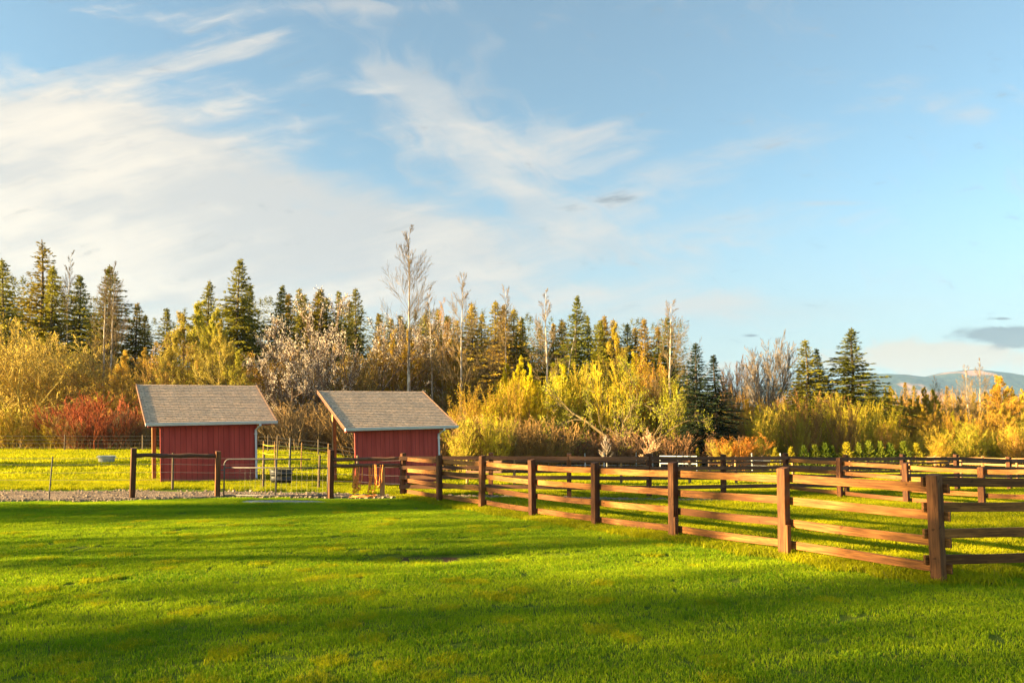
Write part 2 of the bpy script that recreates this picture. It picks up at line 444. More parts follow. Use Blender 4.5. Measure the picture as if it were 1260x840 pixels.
# ------------------------------------------------------------------ fences
def post_mesh(w, h, seed, mat, slope=True):
    mb = MB(); r = random.Random(seed)
    n = 6
    for i in range(n+1):
        z = -.15+(h+.15)*i/n; s = w/2*(1+r.uniform(-.02, .02)); ox, oy = r.uniform(-.003, .003), r.uniform(-.003, .003)
        for a, b in ((-1, -1), (1, -1), (1, 1), (-1, 1)): mb.v.append((a*s+ox, b*s+oy, z+(.012*b if i == n and slope else 0)))
    for i in range(n):
        for k in range(4): mb.f.append((i*4+k, i*4+(k+1) % 4, i*4+4+(k+1) % 4, i*4+4+k))
    mb.f.append((n*4, n*4+1, n*4+2, n*4+3)); return mb.mesh('post', mat)
def rail(parent, a, b, th, hh, mat, seed, name='rail', sag=.008):
    """one board between two points (in the parent's space), slightly warped"""
    r = random.Random(seed); a, b = Vector(a), Vector(b); L = (b-a).length; d = (b-a).normalized()
    rot = Matrix.Rotation(math.atan2(d.y, d.x), 4, 'Z') @ Matrix.Rotation(-math.asin(d.z), 4, 'Y')
    mb = MB(); n = 7; ph = r.uniform(0, 6); bw = r.uniform(-.008, .008)
    for i in range(n+1):
        t = i/n; x = L*t; dy = bw*math.sin(math.pi*t); dz = -sag*math.sin(math.pi*t)+.003*math.sin(ph+t*7)
        for sy, sz in ((-1, -1), (1, -1), (1, 1), (-1, 1)):
            mb.v.append((x, dy+sy*th/2, dz+sz*(hh/2+.0015*math.sin(ph*2+9*t))))
    for i in range(n):
        for k in range(4): mb.f.append((i*4+k, i*4+4+k, i*4+4+(k+1) % 4, i*4+(k+1) % 4))
    mb.f.append((0, 1, 2, 3)); mb.f.append((n*4+3, n*4+2, n*4+1, n*4))
    o = mb.build(name, mat, parent); o.matrix_local = Matrix.Translation(a) @ rot
    bevel(o, .004); return o
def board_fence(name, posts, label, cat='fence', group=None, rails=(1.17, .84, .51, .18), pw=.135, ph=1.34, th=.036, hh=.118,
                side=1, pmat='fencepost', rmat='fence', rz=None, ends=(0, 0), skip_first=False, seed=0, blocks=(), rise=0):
    """posts: list of (x, y, z); side: which side of the posts the boards are nailed to"""
    root = empty(name, posts[0], 0, label, cat, group); o0 = Vector(posts[0]); r = random.Random(seed+99)
    meshes = [post_mesh(pw, ph, seed+i, M[pmat]) for i in range(3)]
    for i, p in enumerate(posts):
        if i == 0 and skip_first: continue
        d = Vector(posts[min(i+1, len(posts)-1)])-Vector(posts[max(i-1, 0)])
        po = link('post', meshes[i % 3], root, Vector(p)-o0); po.rotation_euler = (r.uniform(-.012, .012), r.uniform(-.012, .012), math.atan2(d.y, d.x)+r.uniform(-.03, .03))
        po.scale = (1, 1, r.uniform(.985, 1.03)); bevel(po, .006)
    for i in range(len(posts)-1):
        a, b = Vector(posts[i]), Vector(posts[i+1]); d = b-a; d.z = 0; d.normalize(); nrm = Vector((-d.y, d.x, 0))*side
        off = nrm*(pw/2+th/2+.002)
        for k, h in enumerate(rails):
            e0 = ends[0] if i == 0 else -.004; e1 = ends[1] if i == len(posts)-2 else -.004
            j0, j1 = r.uniform(-.012, .012), r.uniform(-.012, .012)
            rail(root, a-o0+off-d*e0+Vector((0, 0, h+j0)), b-o0+off+d*e1+Vector((0, 0, h+j1)), th, hh, M[rmat], seed*100+i*7+k)
    for i, (lo, hi) in blocks:
        a, b = Vector(posts[i]), Vector(posts[i+1]); d = (b-a); d.z = 0; d.normalize(); nrm = Vector((-d.y, d.x, 0))*side
        q = MB(); c = a-o0+d*(pw/2+.021)-nrm*.02; q.box((c.x, c.y, (lo+hi)/2), (.04, .09, hi-lo), Matrix.Rotation(math.atan2(d.y, d.x), 3, 'Z'))
        bevel(q.build('splice_block', M['fencepost'], root), .004)
    return root
pxA = [(496, 21.5), (541, 19.55), (593, 17.75), (655, 16.0), (732, 14.15), (827, 12.35), (962, 10.4), (1149, 8.56)]
A = [onground(px, d) for px, d in pxA]
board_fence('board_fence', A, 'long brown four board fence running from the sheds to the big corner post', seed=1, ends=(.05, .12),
            side=1, blocks=((6, (.02, .52)), (5, (.05, .42)), (1, (.55, 1.05))))
c = A[-1]; B = [c]+[c+Vector((math.cos(R(14))*2.44*i, math.sin(R(14))*2.44*i, 0)) for i in (1, 2, 3)]
for b in B[1:]: b.z = gh(b.x, b.y)
board_fence('board_fence', B, 'dark brown board fence leaving the big corner post towards the right edge', seed=2,
            rails=(1.26, .94, .61, .28), side=1, skip_first=True, ends=(.12, 0), rmat='fence')
Cp = [(496, 21.5), (604, 21.4), (700, 21.1), (798, 20.9), (889, 21.6), (966, 22.4), (1040, 23.2), (1110, 24.2), (1176, 25.0), (1240, 26.0), (1300, 27), (1350, 28)]
C_ = [onground(px, d) for px, d in Cp]
board_fence('board_fence', C_, 'dark board fence crossing behind the front paddock from the shed corner to the right', seed=3, skip_first=True,
            rails=(1.2, .90, .61, .32), side=-1, ph=1.33, ends=(.1, 0), rmat='oldrail')
Ep = [(966, 22.4), (1032, 20.6), (1113, 19.1), (1205, 17.6), (1305, 16.2)]
E_ = [onground(px, d) for px, d in Ep]
for i, e in enumerate(E_): e.z -= (.0, .05, .1, .14, .16)[i]
board_fence('board_fence', E_, 'sunlit orange brown board fence slanting across the paddock towards the right edge', seed=4, skip_first=True,
            rails=(1.14, .84, .54, .24), side=1, ph=1.28, ends=(.05, 0), rmat='fence')
# fence on the far side of the second paddock : brown, then the orange stretch at the right
Fp = [onground(px, d) for px, d in ((872, 60), (905, 60), (938, 60.5), (971, 61), (1003, 61.5), (1035, 62), (1066, 63), (1096, 64), (1122, 66))]
board_fence('rail_fence', Fp, 'thin brown rail fence in front of the row of small cedars', seed=5, rails=(1.2, .75), side=-1, ph=1.45, pw=.16, hh=.15, rmat='oldrail', pmat='oldpost')
Gp = [onground(px, d) for px, d in ((1122, 66), (1150, 61), (1178, 56.5), (1208, 53), (1238, 50), (1270, 47), (1304, 45))]
board_fence('rail_fence', Gp, 'bright orange rail fence with pale posts at the far right of the pasture', seed=6, rails=(1.3, .85), side=1, ph=1.45, pw=.15, hh=.15, rmat='yellowwood', pmat='yellowwood', skip_first=True)
Hp = [onground(px, d) for px, d in ((575, 36), (633, 33.5), (700, 34), (764, 35), (848, 35), (905, 36), (975, 37), (1045, 38), (1118, 39.5), (1181, 41), (1250, 43), (1320, 45))]
board_fence('rail_fence', Hp, 'brown two rail fence across the middle of the pasture behind the paddock boards', seed=8, rails=(1.22, .72), side=-1, ph=1.38, pw=.11, hh=.11, rmat='oldrail', pmat='yellowwood')

def strand(mb, a, b, r=.004, sag=.02, n=6):
    a, b = Vector(a), Vector(b); mb.tube([a.lerp(b, t/n)-Vector((0, 0, sag*4*(t/n)*(1-t/n))) for t in range(n+1)], r, 3, False)
def wire_fence(posts, heights, label, r=.006, pw=.09, ph=1.3, pmat='oldpost', wmat='wire', mesh=False, group=None, sag=.02, name='wire_fence', round_=True):
    root = empty(name, posts[0], 0, label, 'fence', group); o0 = Vector(posts[0])
    mb = MB(); mb.tube([(0, 0, -.1), (0, 0, ph*.5), (0, 0, ph)], [pw/2, pw/2*.97, pw/2*.92], 8); me = mb.mesh('post', M[pmat])
    for i, p in enumerate(posts):
        o = link('post', me, root, Vector(p)-o0); o.rotation_euler = (rnd.uniform(-.02, .02), rnd.uniform(-.03, .03), rnd.uniform(0, 3)); o.scale = (1, 1, rnd.uniform(.95, 1.05))
    for h in heights:
        mb = MB()
        for a, b in zip(posts, posts[1:]): strand(mb, Vector(a)-o0+Vector((0, -pw/2, h)), Vector(b)-o0+Vector((0, -pw/2, h)), r, sag)
        mb.build('wire_strand', M[wmat], root)
    return root
wire_fence([onground(px, d) for px, d in ((-60, 24.4), (214, 24.2), (325, 24.4), (393, 25.0), (440, 24.6), (495, 22.3))], (1.12, .9, .62, .36),
           'four strand wire fence in front of the sheds behind the metal gate')
wire_fence([onground(px, d) for px, d in ((-40, 57), (80, 57), (176, 57), (262, 56), (330, 55), (392, 54), (470, 53))], (1.25, .95, .65, .3),
           'wire fence along the foot of the wood beyond the left field', r=.012, ph=1.4, pw=.12)
wire_fence([onground(px, d) for px, d in ((324, 37), (339, 35.5), (371, 37), (404, 39))], (1.3, .85), 'yellow tape fence with slim posts between the two sheds', r=.022, pw=.06, ph=1.5, wmat='yellow', sag=.05, pmat='yellowwood', name='tape_fence')
wire_fence([onground(px, d) for px, d in ((675, 62), (720, 62), (743, 62), (783, 63), (803, 64), (840, 64), (856, 64), (880, 64), (925, 60), (960, 60))], (1.05, .6), 'white tape fence with thin pale posts in front of the two small bare trees', r=.02, pw=.10, ph=1.7, wmat='white', pmat='white', name='tape_fence')

# dark post of the tape fence, T post in the lawn edge, thin pole by trough
def pole(name, px, d, h, rad, mat, label, cat, tilt=0, cap=False):
    g = onground(px, d); mb = MB(); mb.tube([(0, 0, -.15), (0, 0, h*.5), (0, 0, h)], [rad, rad*.97, rad*.9], 8)
    if cap: mb.box((0, 0, h+.03), (rad*3, rad*3, .06))
    o = mb.build(name, M[mat], None, False, g); o.rotation_euler = (0, tilt, 0); tag(o, label, cat)
pole('black_post', 357, 36, 1.72, .055, 'black', 'black post holding the sagging yellow tape between the sheds', 'post', .01)
pole('metal_stake', 63, 20.1, 1.28, .018, 'black', 'thin dark metal stake leaning at the edge of the gravel path', 'stake', .05)
pole('thin_pole', 341, 23.2, 1.95, .022, 'oldpost', 'slim bare pole standing by the black water trough', 'pole', .005)

# ------------------------------------------------------------------ gateway posts and rails in front of the sheds
def hitch(px0, d0, px1, d1, heights, label, h0=1.55, h1=1.42, split=0):
    a, b = onground(px0, d0), onground(px1, d1); root = empty('wooden_fence', a, 0, label, 'fence')
    q = post_mesh(.14, h0, px0, M['fencepost']); o = link('post', q, root); o.rotation_euler = (0, 0, R(38)); bevel(o)
    if h1: o = link('post', post_mesh(.14, h1, px1, M['fencepost']), root, b-a); o.rotation_euler = (0, 0, R(34)); bevel(o)
    d = (b-a); d.z = 0; d.normalize()
    for k, (ha, hb, th) in enumerate(heights):
        mb = MB(); n = 9; A_ = d*.06+Vector((0, 0, ha)); B_ = (b-a)-d*.06+Vector((0, 0, hb)); r = random.Random(k+px0)
        mb.tube([A_.lerp(B_, i/n)+Vector((0, 0, r.uniform(-.012, .012))) for i in range(n+1)], [th*r.uniform(.85, 1.1) for i in range(n+1)], 8)
        mb.build('rail', M['oldrail'], root, True)
    return root
hitch(165, 20.6, 269, 21.3, [(1.30, 1.29, .065)], 'wooden fence section with a single thick dark rail in front of the left shed', 1.52, 1.43)
hr = hitch(408, 21.0, 496, 21.5, [(1.17, 1.20, .055), (.98, .99, .06)], 'fence section with two round rails joining the gate to the board fence', 1.48, 0)
o = post_mesh(.13, .92, 5, M['yellowwood']); g = onground(471, 21.35)
o = link('short_post', o, None, g); tag(o, 'short pale timber post under the two round rails', 'post'); bevel(o)

# orange ropes hung over the lower rail
def ropes(px, d, n, label, seed, w=.28, h=.85, name='hanging_rope'):
    r = random.Random(seed); g = onground(px, d); mb = MB(); top = .98
    for k in range(n):
        x0 = r.uniform(-w, w)*.5; x1 = x0+r.uniform(-.12, .25); dp = min(h*r.uniform(.75, 1.05), top-.03); pts = []
        for i in range(15):
            t = i/14; pts.append((x0+(x1-x0)*t+.07*math.sin(math.pi*t)*r.uniform(-1, 1), -.07-.03*math.sin(t*9+k), top+.04-dp*math.sin(math.pi*t)**.6+r.uniform(-.01, .01)))
        mb.tube(pts, .015, 5)
    o = mb.build(name, M['rope'], None, True, g); tag(o, label, 'rope', 'ropes hung on the rail'); return o
ropes(440, 21.25, 7, 'bundle of orange ropes hanging at the left end of the lower rail', 1)
ropes(457, 21.3, 5, 'loose orange rope loops hanging nearest the short post', 2, .34, .9)
mb = MB(); r = random.Random(8); g = onground(448, 21.1)
for k in range(4):
    pts = [(.42*math.cos(t*.5+k)*(1+.2*math.sin(t+k)), .10*math.sin(t*.5+k), .04+.03*k*.5+.02*math.sin(t*3)) for t in range(14)]; mb.tube(pts, .013, 5)
tag(mb.build('rope_coil', M['rope'], None, True, g), 'tangled orange rope lying on the ground under the rail', 'rope')

# tubular gate
def gate(pxa, da, pxb, db, label):
    a, b = onground(pxa, da), onground(pxb, db); L = math.hypot(b.x-a.x, b.y-a.y); root = empty('metal_gate', a, math.atan2(b.y-a.y, b.x-a.x), label, 'gate')
    r = .022; H = 1.18; z0 = .05
    mb = MB(); cr = .16
    arc = [(cr-cr*math.cos(t), 0, H-cr+cr*math.sin(t)) for t in [i*math.pi/2/6 for i in range(7)]]
    mb.tube([(0, 0, z0)]+arc+[(L*.5, 0, H+.005), (L-.55, 0, H)], r, 8)
    mb.build('outer_tube', M['galv'], root, True)
    for z, x1, x0 in ((.92, L, 0.02), (z0+.02, L, .02)):
        m2 = MB(); m2.tube([(x0, 0, z), (x1, 0, z)], r*.9, 8); m2.build('cross_tube', M['galv'], root, True)
    for x, t in ((L, .92), (L*.5, H)):
        m2 = MB(); m2.tube([(x, 0, z0+.02), (x, 0, t)], r*.9, 8); m2.build('upright_tube', M['galv'], root, True)
    m2 = MB(); n = int(L/.16)
    for i in range(1, n): m2.tube([(L*i/n, .01, z0), (L*i/n, .01, .92)], .0014, 3, False)
    for k in range(1, 9): m2.tube([(0, .01, z0+k*.1), (L, .01, z0+k*.1)], .0014, 3, False)
    m2.build('wire_mesh', M['wire'], root)
    for z in (.25, .85):
        m2 = MB(); m2.box((-.05, 0, z), (.10, .05, .035)); m2.build('hinge', M['galv'], root)
gate(277, 21.2, 404, 21.1, 'grey tubular steel gate with wire mesh standing closed between two wooden posts')
# silver livestock panels in the far pasture
g = onground(812, 52); g2 = onground(857, 50); L = (g2-g).length
root = empty('livestock_panel', g, math.atan2(g2.y-g.y, g2.x-g.x), 'silver tubular livestock panels standing in the far pasture', 'gate')
for z in (.35, .65, .95, 1.25, 1.5):
    mb = MB(); mb.tube([(0, 0, z), (L, 0, z+.03)], .03, 6); mb.build('cross_tube', M['gutter'], root)
for x in (0, L/2, L):
    mb = MB(); mb.tube([(x, 0, 0), (x, 0, 1.53)], .035, 6); mb.build('upright_tube', M['gutter'], root)

# water trough
g = onground(347, 26.6)
root = empty('water_trough', g, .1, 'black plastic water trough standing in the grass behind the gate', 'trough')
mb = MB(); mb.lathe([(.0, .02), (.33, .02), (.35, .0), (.365, .2), (.385, .2), (.385, .24), (.372, .24), (.39, .42), (.41, .42), (.41, .46), (.395, .46), (.41, .58)], 28, 1.05, .75); mb.build('tub', M['black'], root, True)
mb = MB(); mb.lathe([(.41, .57), (.445, .57), (.45, .60), (.44, .615), (.40, .615), (.39, .59), (.37, .3), (.34, .06), (0, .05)], 28, 1.05, .75); mb.build('rim', M['black'], root, True)
m, nt, out = newmat('water'); pbsdf(nt, out, (.05, .06, .06), .05, 0, bump(nt, noise(nt, coord(nt), 9, 2), .1, .01), .5); M['water'] = m
mb = MB(); mb.v = [(0, 0, .5)]+[(.385*1.05*math.cos(t*.2618), .385*.75*math.sin(t*.2618), .5) for t in range(24)]; mb.f = [(0, 1+k, 1+(k+1) % 24) for k in range(24)]; mb.build('water', M['water'], root)
# white tub in the left field
g = onground(132, 41.5)
root = empty('white_tub', g, 0, 'white plastic tub standing alone in the sunny left field', 'tub')
mb = MB(); mb.lathe([(0, .01), (.42, .01), (.50, .42), (.53, .43), (.53, .46), (.48, .46), (.40, .06), (0, .06)], 20, 1, .7); mb.build('tub_body', M['white'], root, True)
for s in (-1, 1):
    mb = MB(); mb.tube([(s*.52, -.08, .40), (s*.60, -.06, .34), (s*.60, .06, .34), (s*.52, .08, .40)], .012, 6); mb.build('handle', M['white'], root, True)

# ------------------------------------------------------------------ sheds
def shed(px, D, label, seed, W=3.95, ang=34, tilt=1.9, ):
    g = onground(px, D); root = empty('red_shed', g, 0, label, 'shed', 'red run in sheds')
    root.rotation_euler = (0, -R(tilt), R(ang))
    Mx = Matrix.Identity(4)
    def part(name, mb, mat, parent=root, smooth=False, bv=0, local=True):
        me = mb.mesh(name, mat, smooth)
        o = link(name, me, parent)
        if parent is root: o.matrix_local = Mx
        if bv: bevel(o, bv)
        return o
    H, Dp = 2.34, 2.75
    E0, E1 = (-.36, 2.40), (3.0, 4.12)         # roof line: (y, z) of eave and of the high edge
    def rz(y): return E0[1]+(E1[1]-E0[1])*(y-E0[0])/(E1[0]-E0[0])
    XL, XR = -.52, W+.72
    mb = MB(); mb.box((W/2, 0, H/2-.02), (W, .05, H+.04)); part('back_wall', mb, M['siding'])
    mb = MB()
    mb.add([(W-.05, .027, 0), (W, .027, 0), (W, Dp, 0), (W-.05, Dp, 0), (W-.05, .027, H), (W, .027, H), (W, Dp, rz(Dp)-.12), (W-.05, Dp, rz(Dp)-.12)],
           [(0, 3, 2, 1), (4, 5, 6, 7), (0, 1, 5, 4), (1, 2, 6, 5), (2, 3, 7, 6), (3, 0, 4, 7)]); part('side_wall', mb, M['siding'])
    mb = MB(); mb.box((.045, -.034, H/2), (.09, .018, H)); part('corner_trim', mb, M['redtrim'])
    for x in (.08, W*.5, W-.14):
        mb = MB(); mb.box((x, Dp-.07, (rz(Dp)-.3)/2-.05), (.15, .15, rz(Dp)-.3+.1)); part('post', mb, M['yellowwood'] if x < .2 else M['oldpost'], bv=.006)
    mb = MB(); mb.beam((XL+.12, Dp-.07, rz(Dp)-.235), (XR-.12, Dp-.07, rz(Dp)-.235), .10, .24); part('front_beam', mb, M['redtrim'])
    mb = MB(); mb.beam((XL+.12, .0, 2.34), (XR-.12, .0, 2.34), .12, .18); part('eave_beam', mb, M['redtrim'])
    for k in range(8):
        x = XL+.08+(XR-XL-.16)*k/7; mb = MB(); a, b = (x, E0[0]+.04, rz(E0[0]+.04)-.12), (x, E1[0]-.04, rz(E1[0]-.04)-.12); mb.beam(a, b, .045, .13); part('rafter', mb, M['redtrim'])
    # roof slab : shingle face on a thin deck, lower edge butts to the gutter
    L = math.hypot(E1[0]-E0[0], E1[1]-E0[1]); an = math.atan2(E1[1]-E0[1], E1[0]-E0[0])
    mb = MB(); rows = 23
    vs = []
    for i in range(rows+1):
        y0 = L*i/rows
        vs.append((y0, .028+.009)); vs.append((y0, .028-.002))
    # stepped courses
    o_ = 0
    for i in range(rows):
        y0, y1 = L*i/rows, L*(i+1)/rows
        b = len(mb.v)
        mb.v += [(XL, y0, .040), (XR, y0, .040), (XR, y1, .028), (XL, y1, .028), (XL, y0, .026), (XR, y0, .026)]
        mb.f += [(b, b+1, b+2, b+3), (b+4, b+5, b+1, b)]
    o = part('roof_shingles', mb, M['shingle']); o.matrix_local = Mx @ Matrix.Translation((0, E0[0], E0[1])) @ Matrix.Rotation(an, 4, 'X')
    mb = MB(); mb.add([(XL, 0, 0), (XR, 0, 0), (XR, L, 0), (XL, L, 0), (XL, 0, -.05), (XR, 0, -.05), (XR, L, -.05), (XL, L, -.05)],
                      [(0, 1, 2, 3), (7, 6, 5, 4), (0, 4, 5, 1), (1, 5, 6, 2), (2, 6, 7, 3), (3, 7, 4, 0)])
    for v in range(4): mb.v[v] = (mb.v[v][0], mb.v[v][1], .024)
    o = part('roof_deck', mb, M['redtrim']); o.matrix_local = Mx @ Matrix.Translation((0, E0[0], E0[1])) @ Matrix.Rotation(an, 4, 'X')
    for s in (0, 1):
        mb = MB(); x = XL-.017 if s == 0 else XR+.017
        mb.add([(x-.014, 0, .045), (x+.014, 0, .045), (x+.014, L, .045), (x-.014, L, .045), (x-.014, 0, -.10), (x+.014, 0, -.10), (x+.014, L, -.10), (x-.014, L, -.10)],
               [(0, 1, 2, 3), (7, 6, 5, 4), (0, 4, 5, 1), (1, 5, 6, 2), (2, 6, 7, 3), (3, 7, 4, 0)])
        o = part('barge_board', mb, M['brown']); o.matrix_local = Mx @ Matrix.Translation((0, E0[0], E0[1])) @ Matrix.Rotation(an, 4, 'X')
        mb = MB(); mb.add([(x-.024, 0, .060), (x+.020, 0, .060), (x+.020, L, .060), (x-.024, L, .060), (x-.024, 0, .047), (x+.020, 0, .047), (x+.020, L, .047), (x-.024, L, .047)],
               [(0, 1, 2, 3), (7, 6, 5, 4), (0, 4, 5, 1), (1, 5, 6, 2), (2, 6, 7, 3), (3, 7, 4, 0)])
        o = part('drip_edge', mb, M['trim']); o.matrix_local = Mx @ Matrix.Translation((0, E0[0], E0[1])) @ Matrix.Rotation(an, 4, 'X')
    # gutter : K profile swept along the eave
    mb = MB(); y = E0[0]-.015; z = E0[1]+.02
    prof = [(0, .0), (0, -.115), (-.07, -.115), (-.085, -.07), (-.11, -.045), (-.11, .0), (-.10, .0), (-.10, -.04), (-.06, -.10), (-.012, -.10), (-.012, 0)]
    n = len(prof)
    for x in (XL-.03, XR+.03):
        for a, b in prof: mb.v.append((x, y+a, z+b))
    for k in range(n): mb.f.append((k, (k+1) % n, n+(k+1) % n, n+k))
    mb.f.append((0, 1, 2, 3, 4, 5)); mb.f.append((n, n+1, n+2, n+3, n+4, n+5)[::-1])
    part('gutter', mb, M['gutter'])
    mb = MB(); xd = W-.06
    mb.beam((xd+.10, y-.055, z-.11), (xd+.10, y-.055, z-.20), .075, .06); mb.beam((xd+.10, y-.055, z-.18), (xd, -.075, z-.36), .07, .055); mb.beam((xd, -.075, z-.34), (xd, -.075, .10), .075, .055)
    mb.beam((xd, -.075, .13), (xd-.02, -.20, .03), .075, .055)
    o = part('downspout', mb, M['gutter'])
    for zz in (.45, 1.9):
        mb = MB(); mb.box((xd, -.072, zz), (.13, .065, .03)); part('strap', mb, M['gutter'], o)
    return root
shed(199, 27.0, 'left red shed with grey shingle roof and a white downspout, behind the single dark rail', 1, W=3.68)
shed(438, 28.4, 'right red shed with grey shingle roof, partly hidden by the board fence corner', 2)

# ------------------------------------------------------------------ trees
UP = Vector((0, 0, 1))
def rv(r): return Vector((r.gauss(0, 1), r.gauss(0, 1), r.gauss(0, 1))).normalized()
def fir(H, W, seed, k=4, gap=.0, droop=.35, step=.46):
    """trunk mesh and needle mesh of a conifer with layered drooping sprays"""
    r = random.Random(seed); tr, cr = MB(), MB()
    wob = [(0, 0)]+[(r.uniform(-.12, .12), r.uniform(-.12, .12)) for _ in range(6)]
    def ax(z): t = z/H*6; i = min(5, int(t)); f = t-i; return Vector((wob[i][0]*(1-f)+wob[i+1][0]*f, wob[i][1]*(1-f)+wob[i+1][1]*f, z))
    tr.tube([ax(H*i/8*.999)-Vector((0, 0, .4 if i == 0 else 0)) for i in range(9)], [H*.011*(1-i/8.3)+.02 for i in range(9)], 7, False)
    z = H*r.uniform(.05, .10)
    while z < H-.5:
        t = z/H; L0 = W*1.05*((1-t)**1.0)*(1 if t > .25 else .75+t) + .10
        n = r.choice((4, 5, 5, 6)); a0 = r.uniform(0, 6.28)
        for i in range(n):
            if r.random() < gap: continue
            a = a0+i*6.283/n+r.uniform(-.35, .35); L = L0*(1+.28*math.cos(a-seed+z*.35))*r.choice((.5, .75, .9, 1.0, 1.0, 1.25))*r.uniform(.85, 1.1)
            out = Vector((math.cos(a), math.sin(a), 0)); zz0 = min(H-.3, z+r.uniform(-.5, .5)*step); rise = (t-.5)*1.3+r.uniform(-.1, .1)
            side = Vector((-out.y, out.x, 0)); p0 = ax(zz0); ns = max(2, int(L/.40)); tip = min(1, (1-t)*3.2)
            def bp(s): return p0+out*(L*s)+UP*(L*(rise*s-.28*s*s+.10*s**3))
            if L > 1.2: tr.tube([bp(0), bp(.45), bp(.9)], [.045, .03, .01], 3, False)
            for j in range(ns):
                s = (j+.7+r.uniform(-.3, .3))/ns; p = bp(min(1, s)); spread = .25+.55*L*.35*(1-s*.7)
                for q in range(k):
                    sd = r.uniform(-1, 1); d = (out*r.uniform(.35, 1)+side*sd*1.1-UP*(r.uniform(-.05, droop*1.8)*tip-(1-tip)*.9)).normalized()
                    l = r.uniform(.38, .72)*(1-.25*s)*(.35+.65*min(1, L/2.2)); w = (d.cross(UP)*.5+rv(r)).normalized()*r.uniform(.09, .17)*(.45+.55*tip)
                    c = p+side*sd*spread*.45+rv(r)*.10
                    cr.add([c-w, c+w, c+d*l+w*.15, c+d*l*.95-w*.35], [(0, 1, 2, 3)])
        z += step*(.55+.65*(1-t))*r.uniform(.8, 1.2)
    for j in range(30):
        zz = H-r.uniform(0, 1.5); a = r.uniform(0, 6.28); d = (Vector((math.cos(a), math.sin(a), 0))*.6+UP*.7).normalized(); c = ax(min(zz, H))
        w = rv(r)*.05; l = .10+.22*(H-zz); cr.add([c-w, c+w, c+d*l], [(0, 1, 2)])
    return tr, cr

def limb(mb, tips, p, d, L, r0, lev, rn, kids, spread, up, ratio=.55, minr=.012, start=.25, n=3, wig=.12, sides=4):
    pts = [p]; dd = d.copy(); q = p.copy()
    for i in range(n):
        dd = (dd+rv(rn)*wig+UP*up).normalized(); q = q+dd*(L/n); pts.append(q)
    rads = [max(minr, r0*(1-.8*i/n)) for i in range(n+1)]
    mb.tube(pts, rads, sides if lev > 1 else 3, False)
    if lev == 0:
        tips.extend(pts[1:]); return
    nk = kids[0] if hasattr(kids, '__len__') else kids; rest = kids[1:] if hasattr(kids, '__len__') and len(kids) > 1 else kids
    for i in range(nk):
        s = start+(1-start)*(i+rn.random())/nk; f = s*n; k = min(n-1, int(f)); pp = pts[k].lerp(pts[k+1], f-k)
        base = (pts[k+1]-pts[k]).normalized(); sd = rv(rn); sd = (sd-base*sd.dot(base)).normalized()
        nd = (base*math.cos(spread)+sd*math.sin(spread)).normalized()
        limb(mb, tips, pp, nd, L*ratio*rn.uniform(.6, 1.1)*(1.15-.5*s), max(minr, r0*.5*(1-.6*s)), lev-1, rn, rest, spread*rn.uniform(.8, 1.15), up, ratio, minr, .2, n if lev > 2 else 2, wig, sides)
def flecks(tips, m, size, off, r, mb=None):
    mb = mb or MB()
    for p in tips:
        for _ in range(m):
            c = p+rv(r)*r.uniform(0, off); a = rv(r)*size*r.uniform(.5, 1.1); b = a.cross(rv(r)).normalized()*size*r.uniform(.3, .6)
            mb.add([c-a, c+b, c+a, c-b], [(0, 1, 2, 3)])
    return mb
def birch(H, seed, crown=.35, Wd=3.0, up=.10, nb=34, minr=.011, lean=0, tr=.012):
    r = random.Random(seed); t, tw, tips = MB(), MB(), []
    pts = [Vector((lean*H*(i/9)**1.5+r.uniform(-.07, .07)*(i > 0), r.uniform(-.1, .1)*(i > 0), H*i/9-(.3 if i == 0 else 0))) for i in range(10)]
    rad = [max(.02, H*tr*(1-i/9.2)) for i in range(10)]; t.tube(pts, rad, 7, False)
    for i in range(nb):
        s = crown+(1-crown)*(i+r.random())/nb; f = s*9; k = min(8, int(f)); p = pts[k].lerp(pts[k+1], f-k); a = r.uniform(0, 6.28)
        el = .35+.6*s; d = Vector((math.cos(a)*math.cos(el), math.sin(a)*math.cos(el), math.sin(el)))
        prof = math.sin(min(1, (s-crown)/(1-crown)*.9+.25)*math.pi)**.7
        limb(tw, tips, p, d, Wd*(.35+.75*prof)*(1-.45*s)*r.uniform(.8, 1.25), H*tr*.13*(1.2-s), 2, r, (7, 7), .5, up, .5, minr, .2, 3, .09)
    return t, tw, tips
def shrub(H, W, seed, stems=14, kids=(7, 5), up=.16, spread=.45, minr=.014, r0=.05, lev=2, lean=.45):
    """several stems from one root fanning upwards"""
    r = random.Random(seed); tw, tips = MB(), []
    for i in range(stems):
        a = r.uniform(0, 6.28); o = Vector((math.cos(a), math.sin(a), 0)); l = r.uniform(0, lean)
        d = (o*l+UP).normalized(); p = o*r.uniform(0, W*.22)-UP*.2
        limb(tw, tips, p, d, H*r.uniform(.6, 1.0), r0*r.uniform(.6, 1.1), lev, r, kids, spread, up, .42, minr, .2, 4, .10)
    return tw, tips
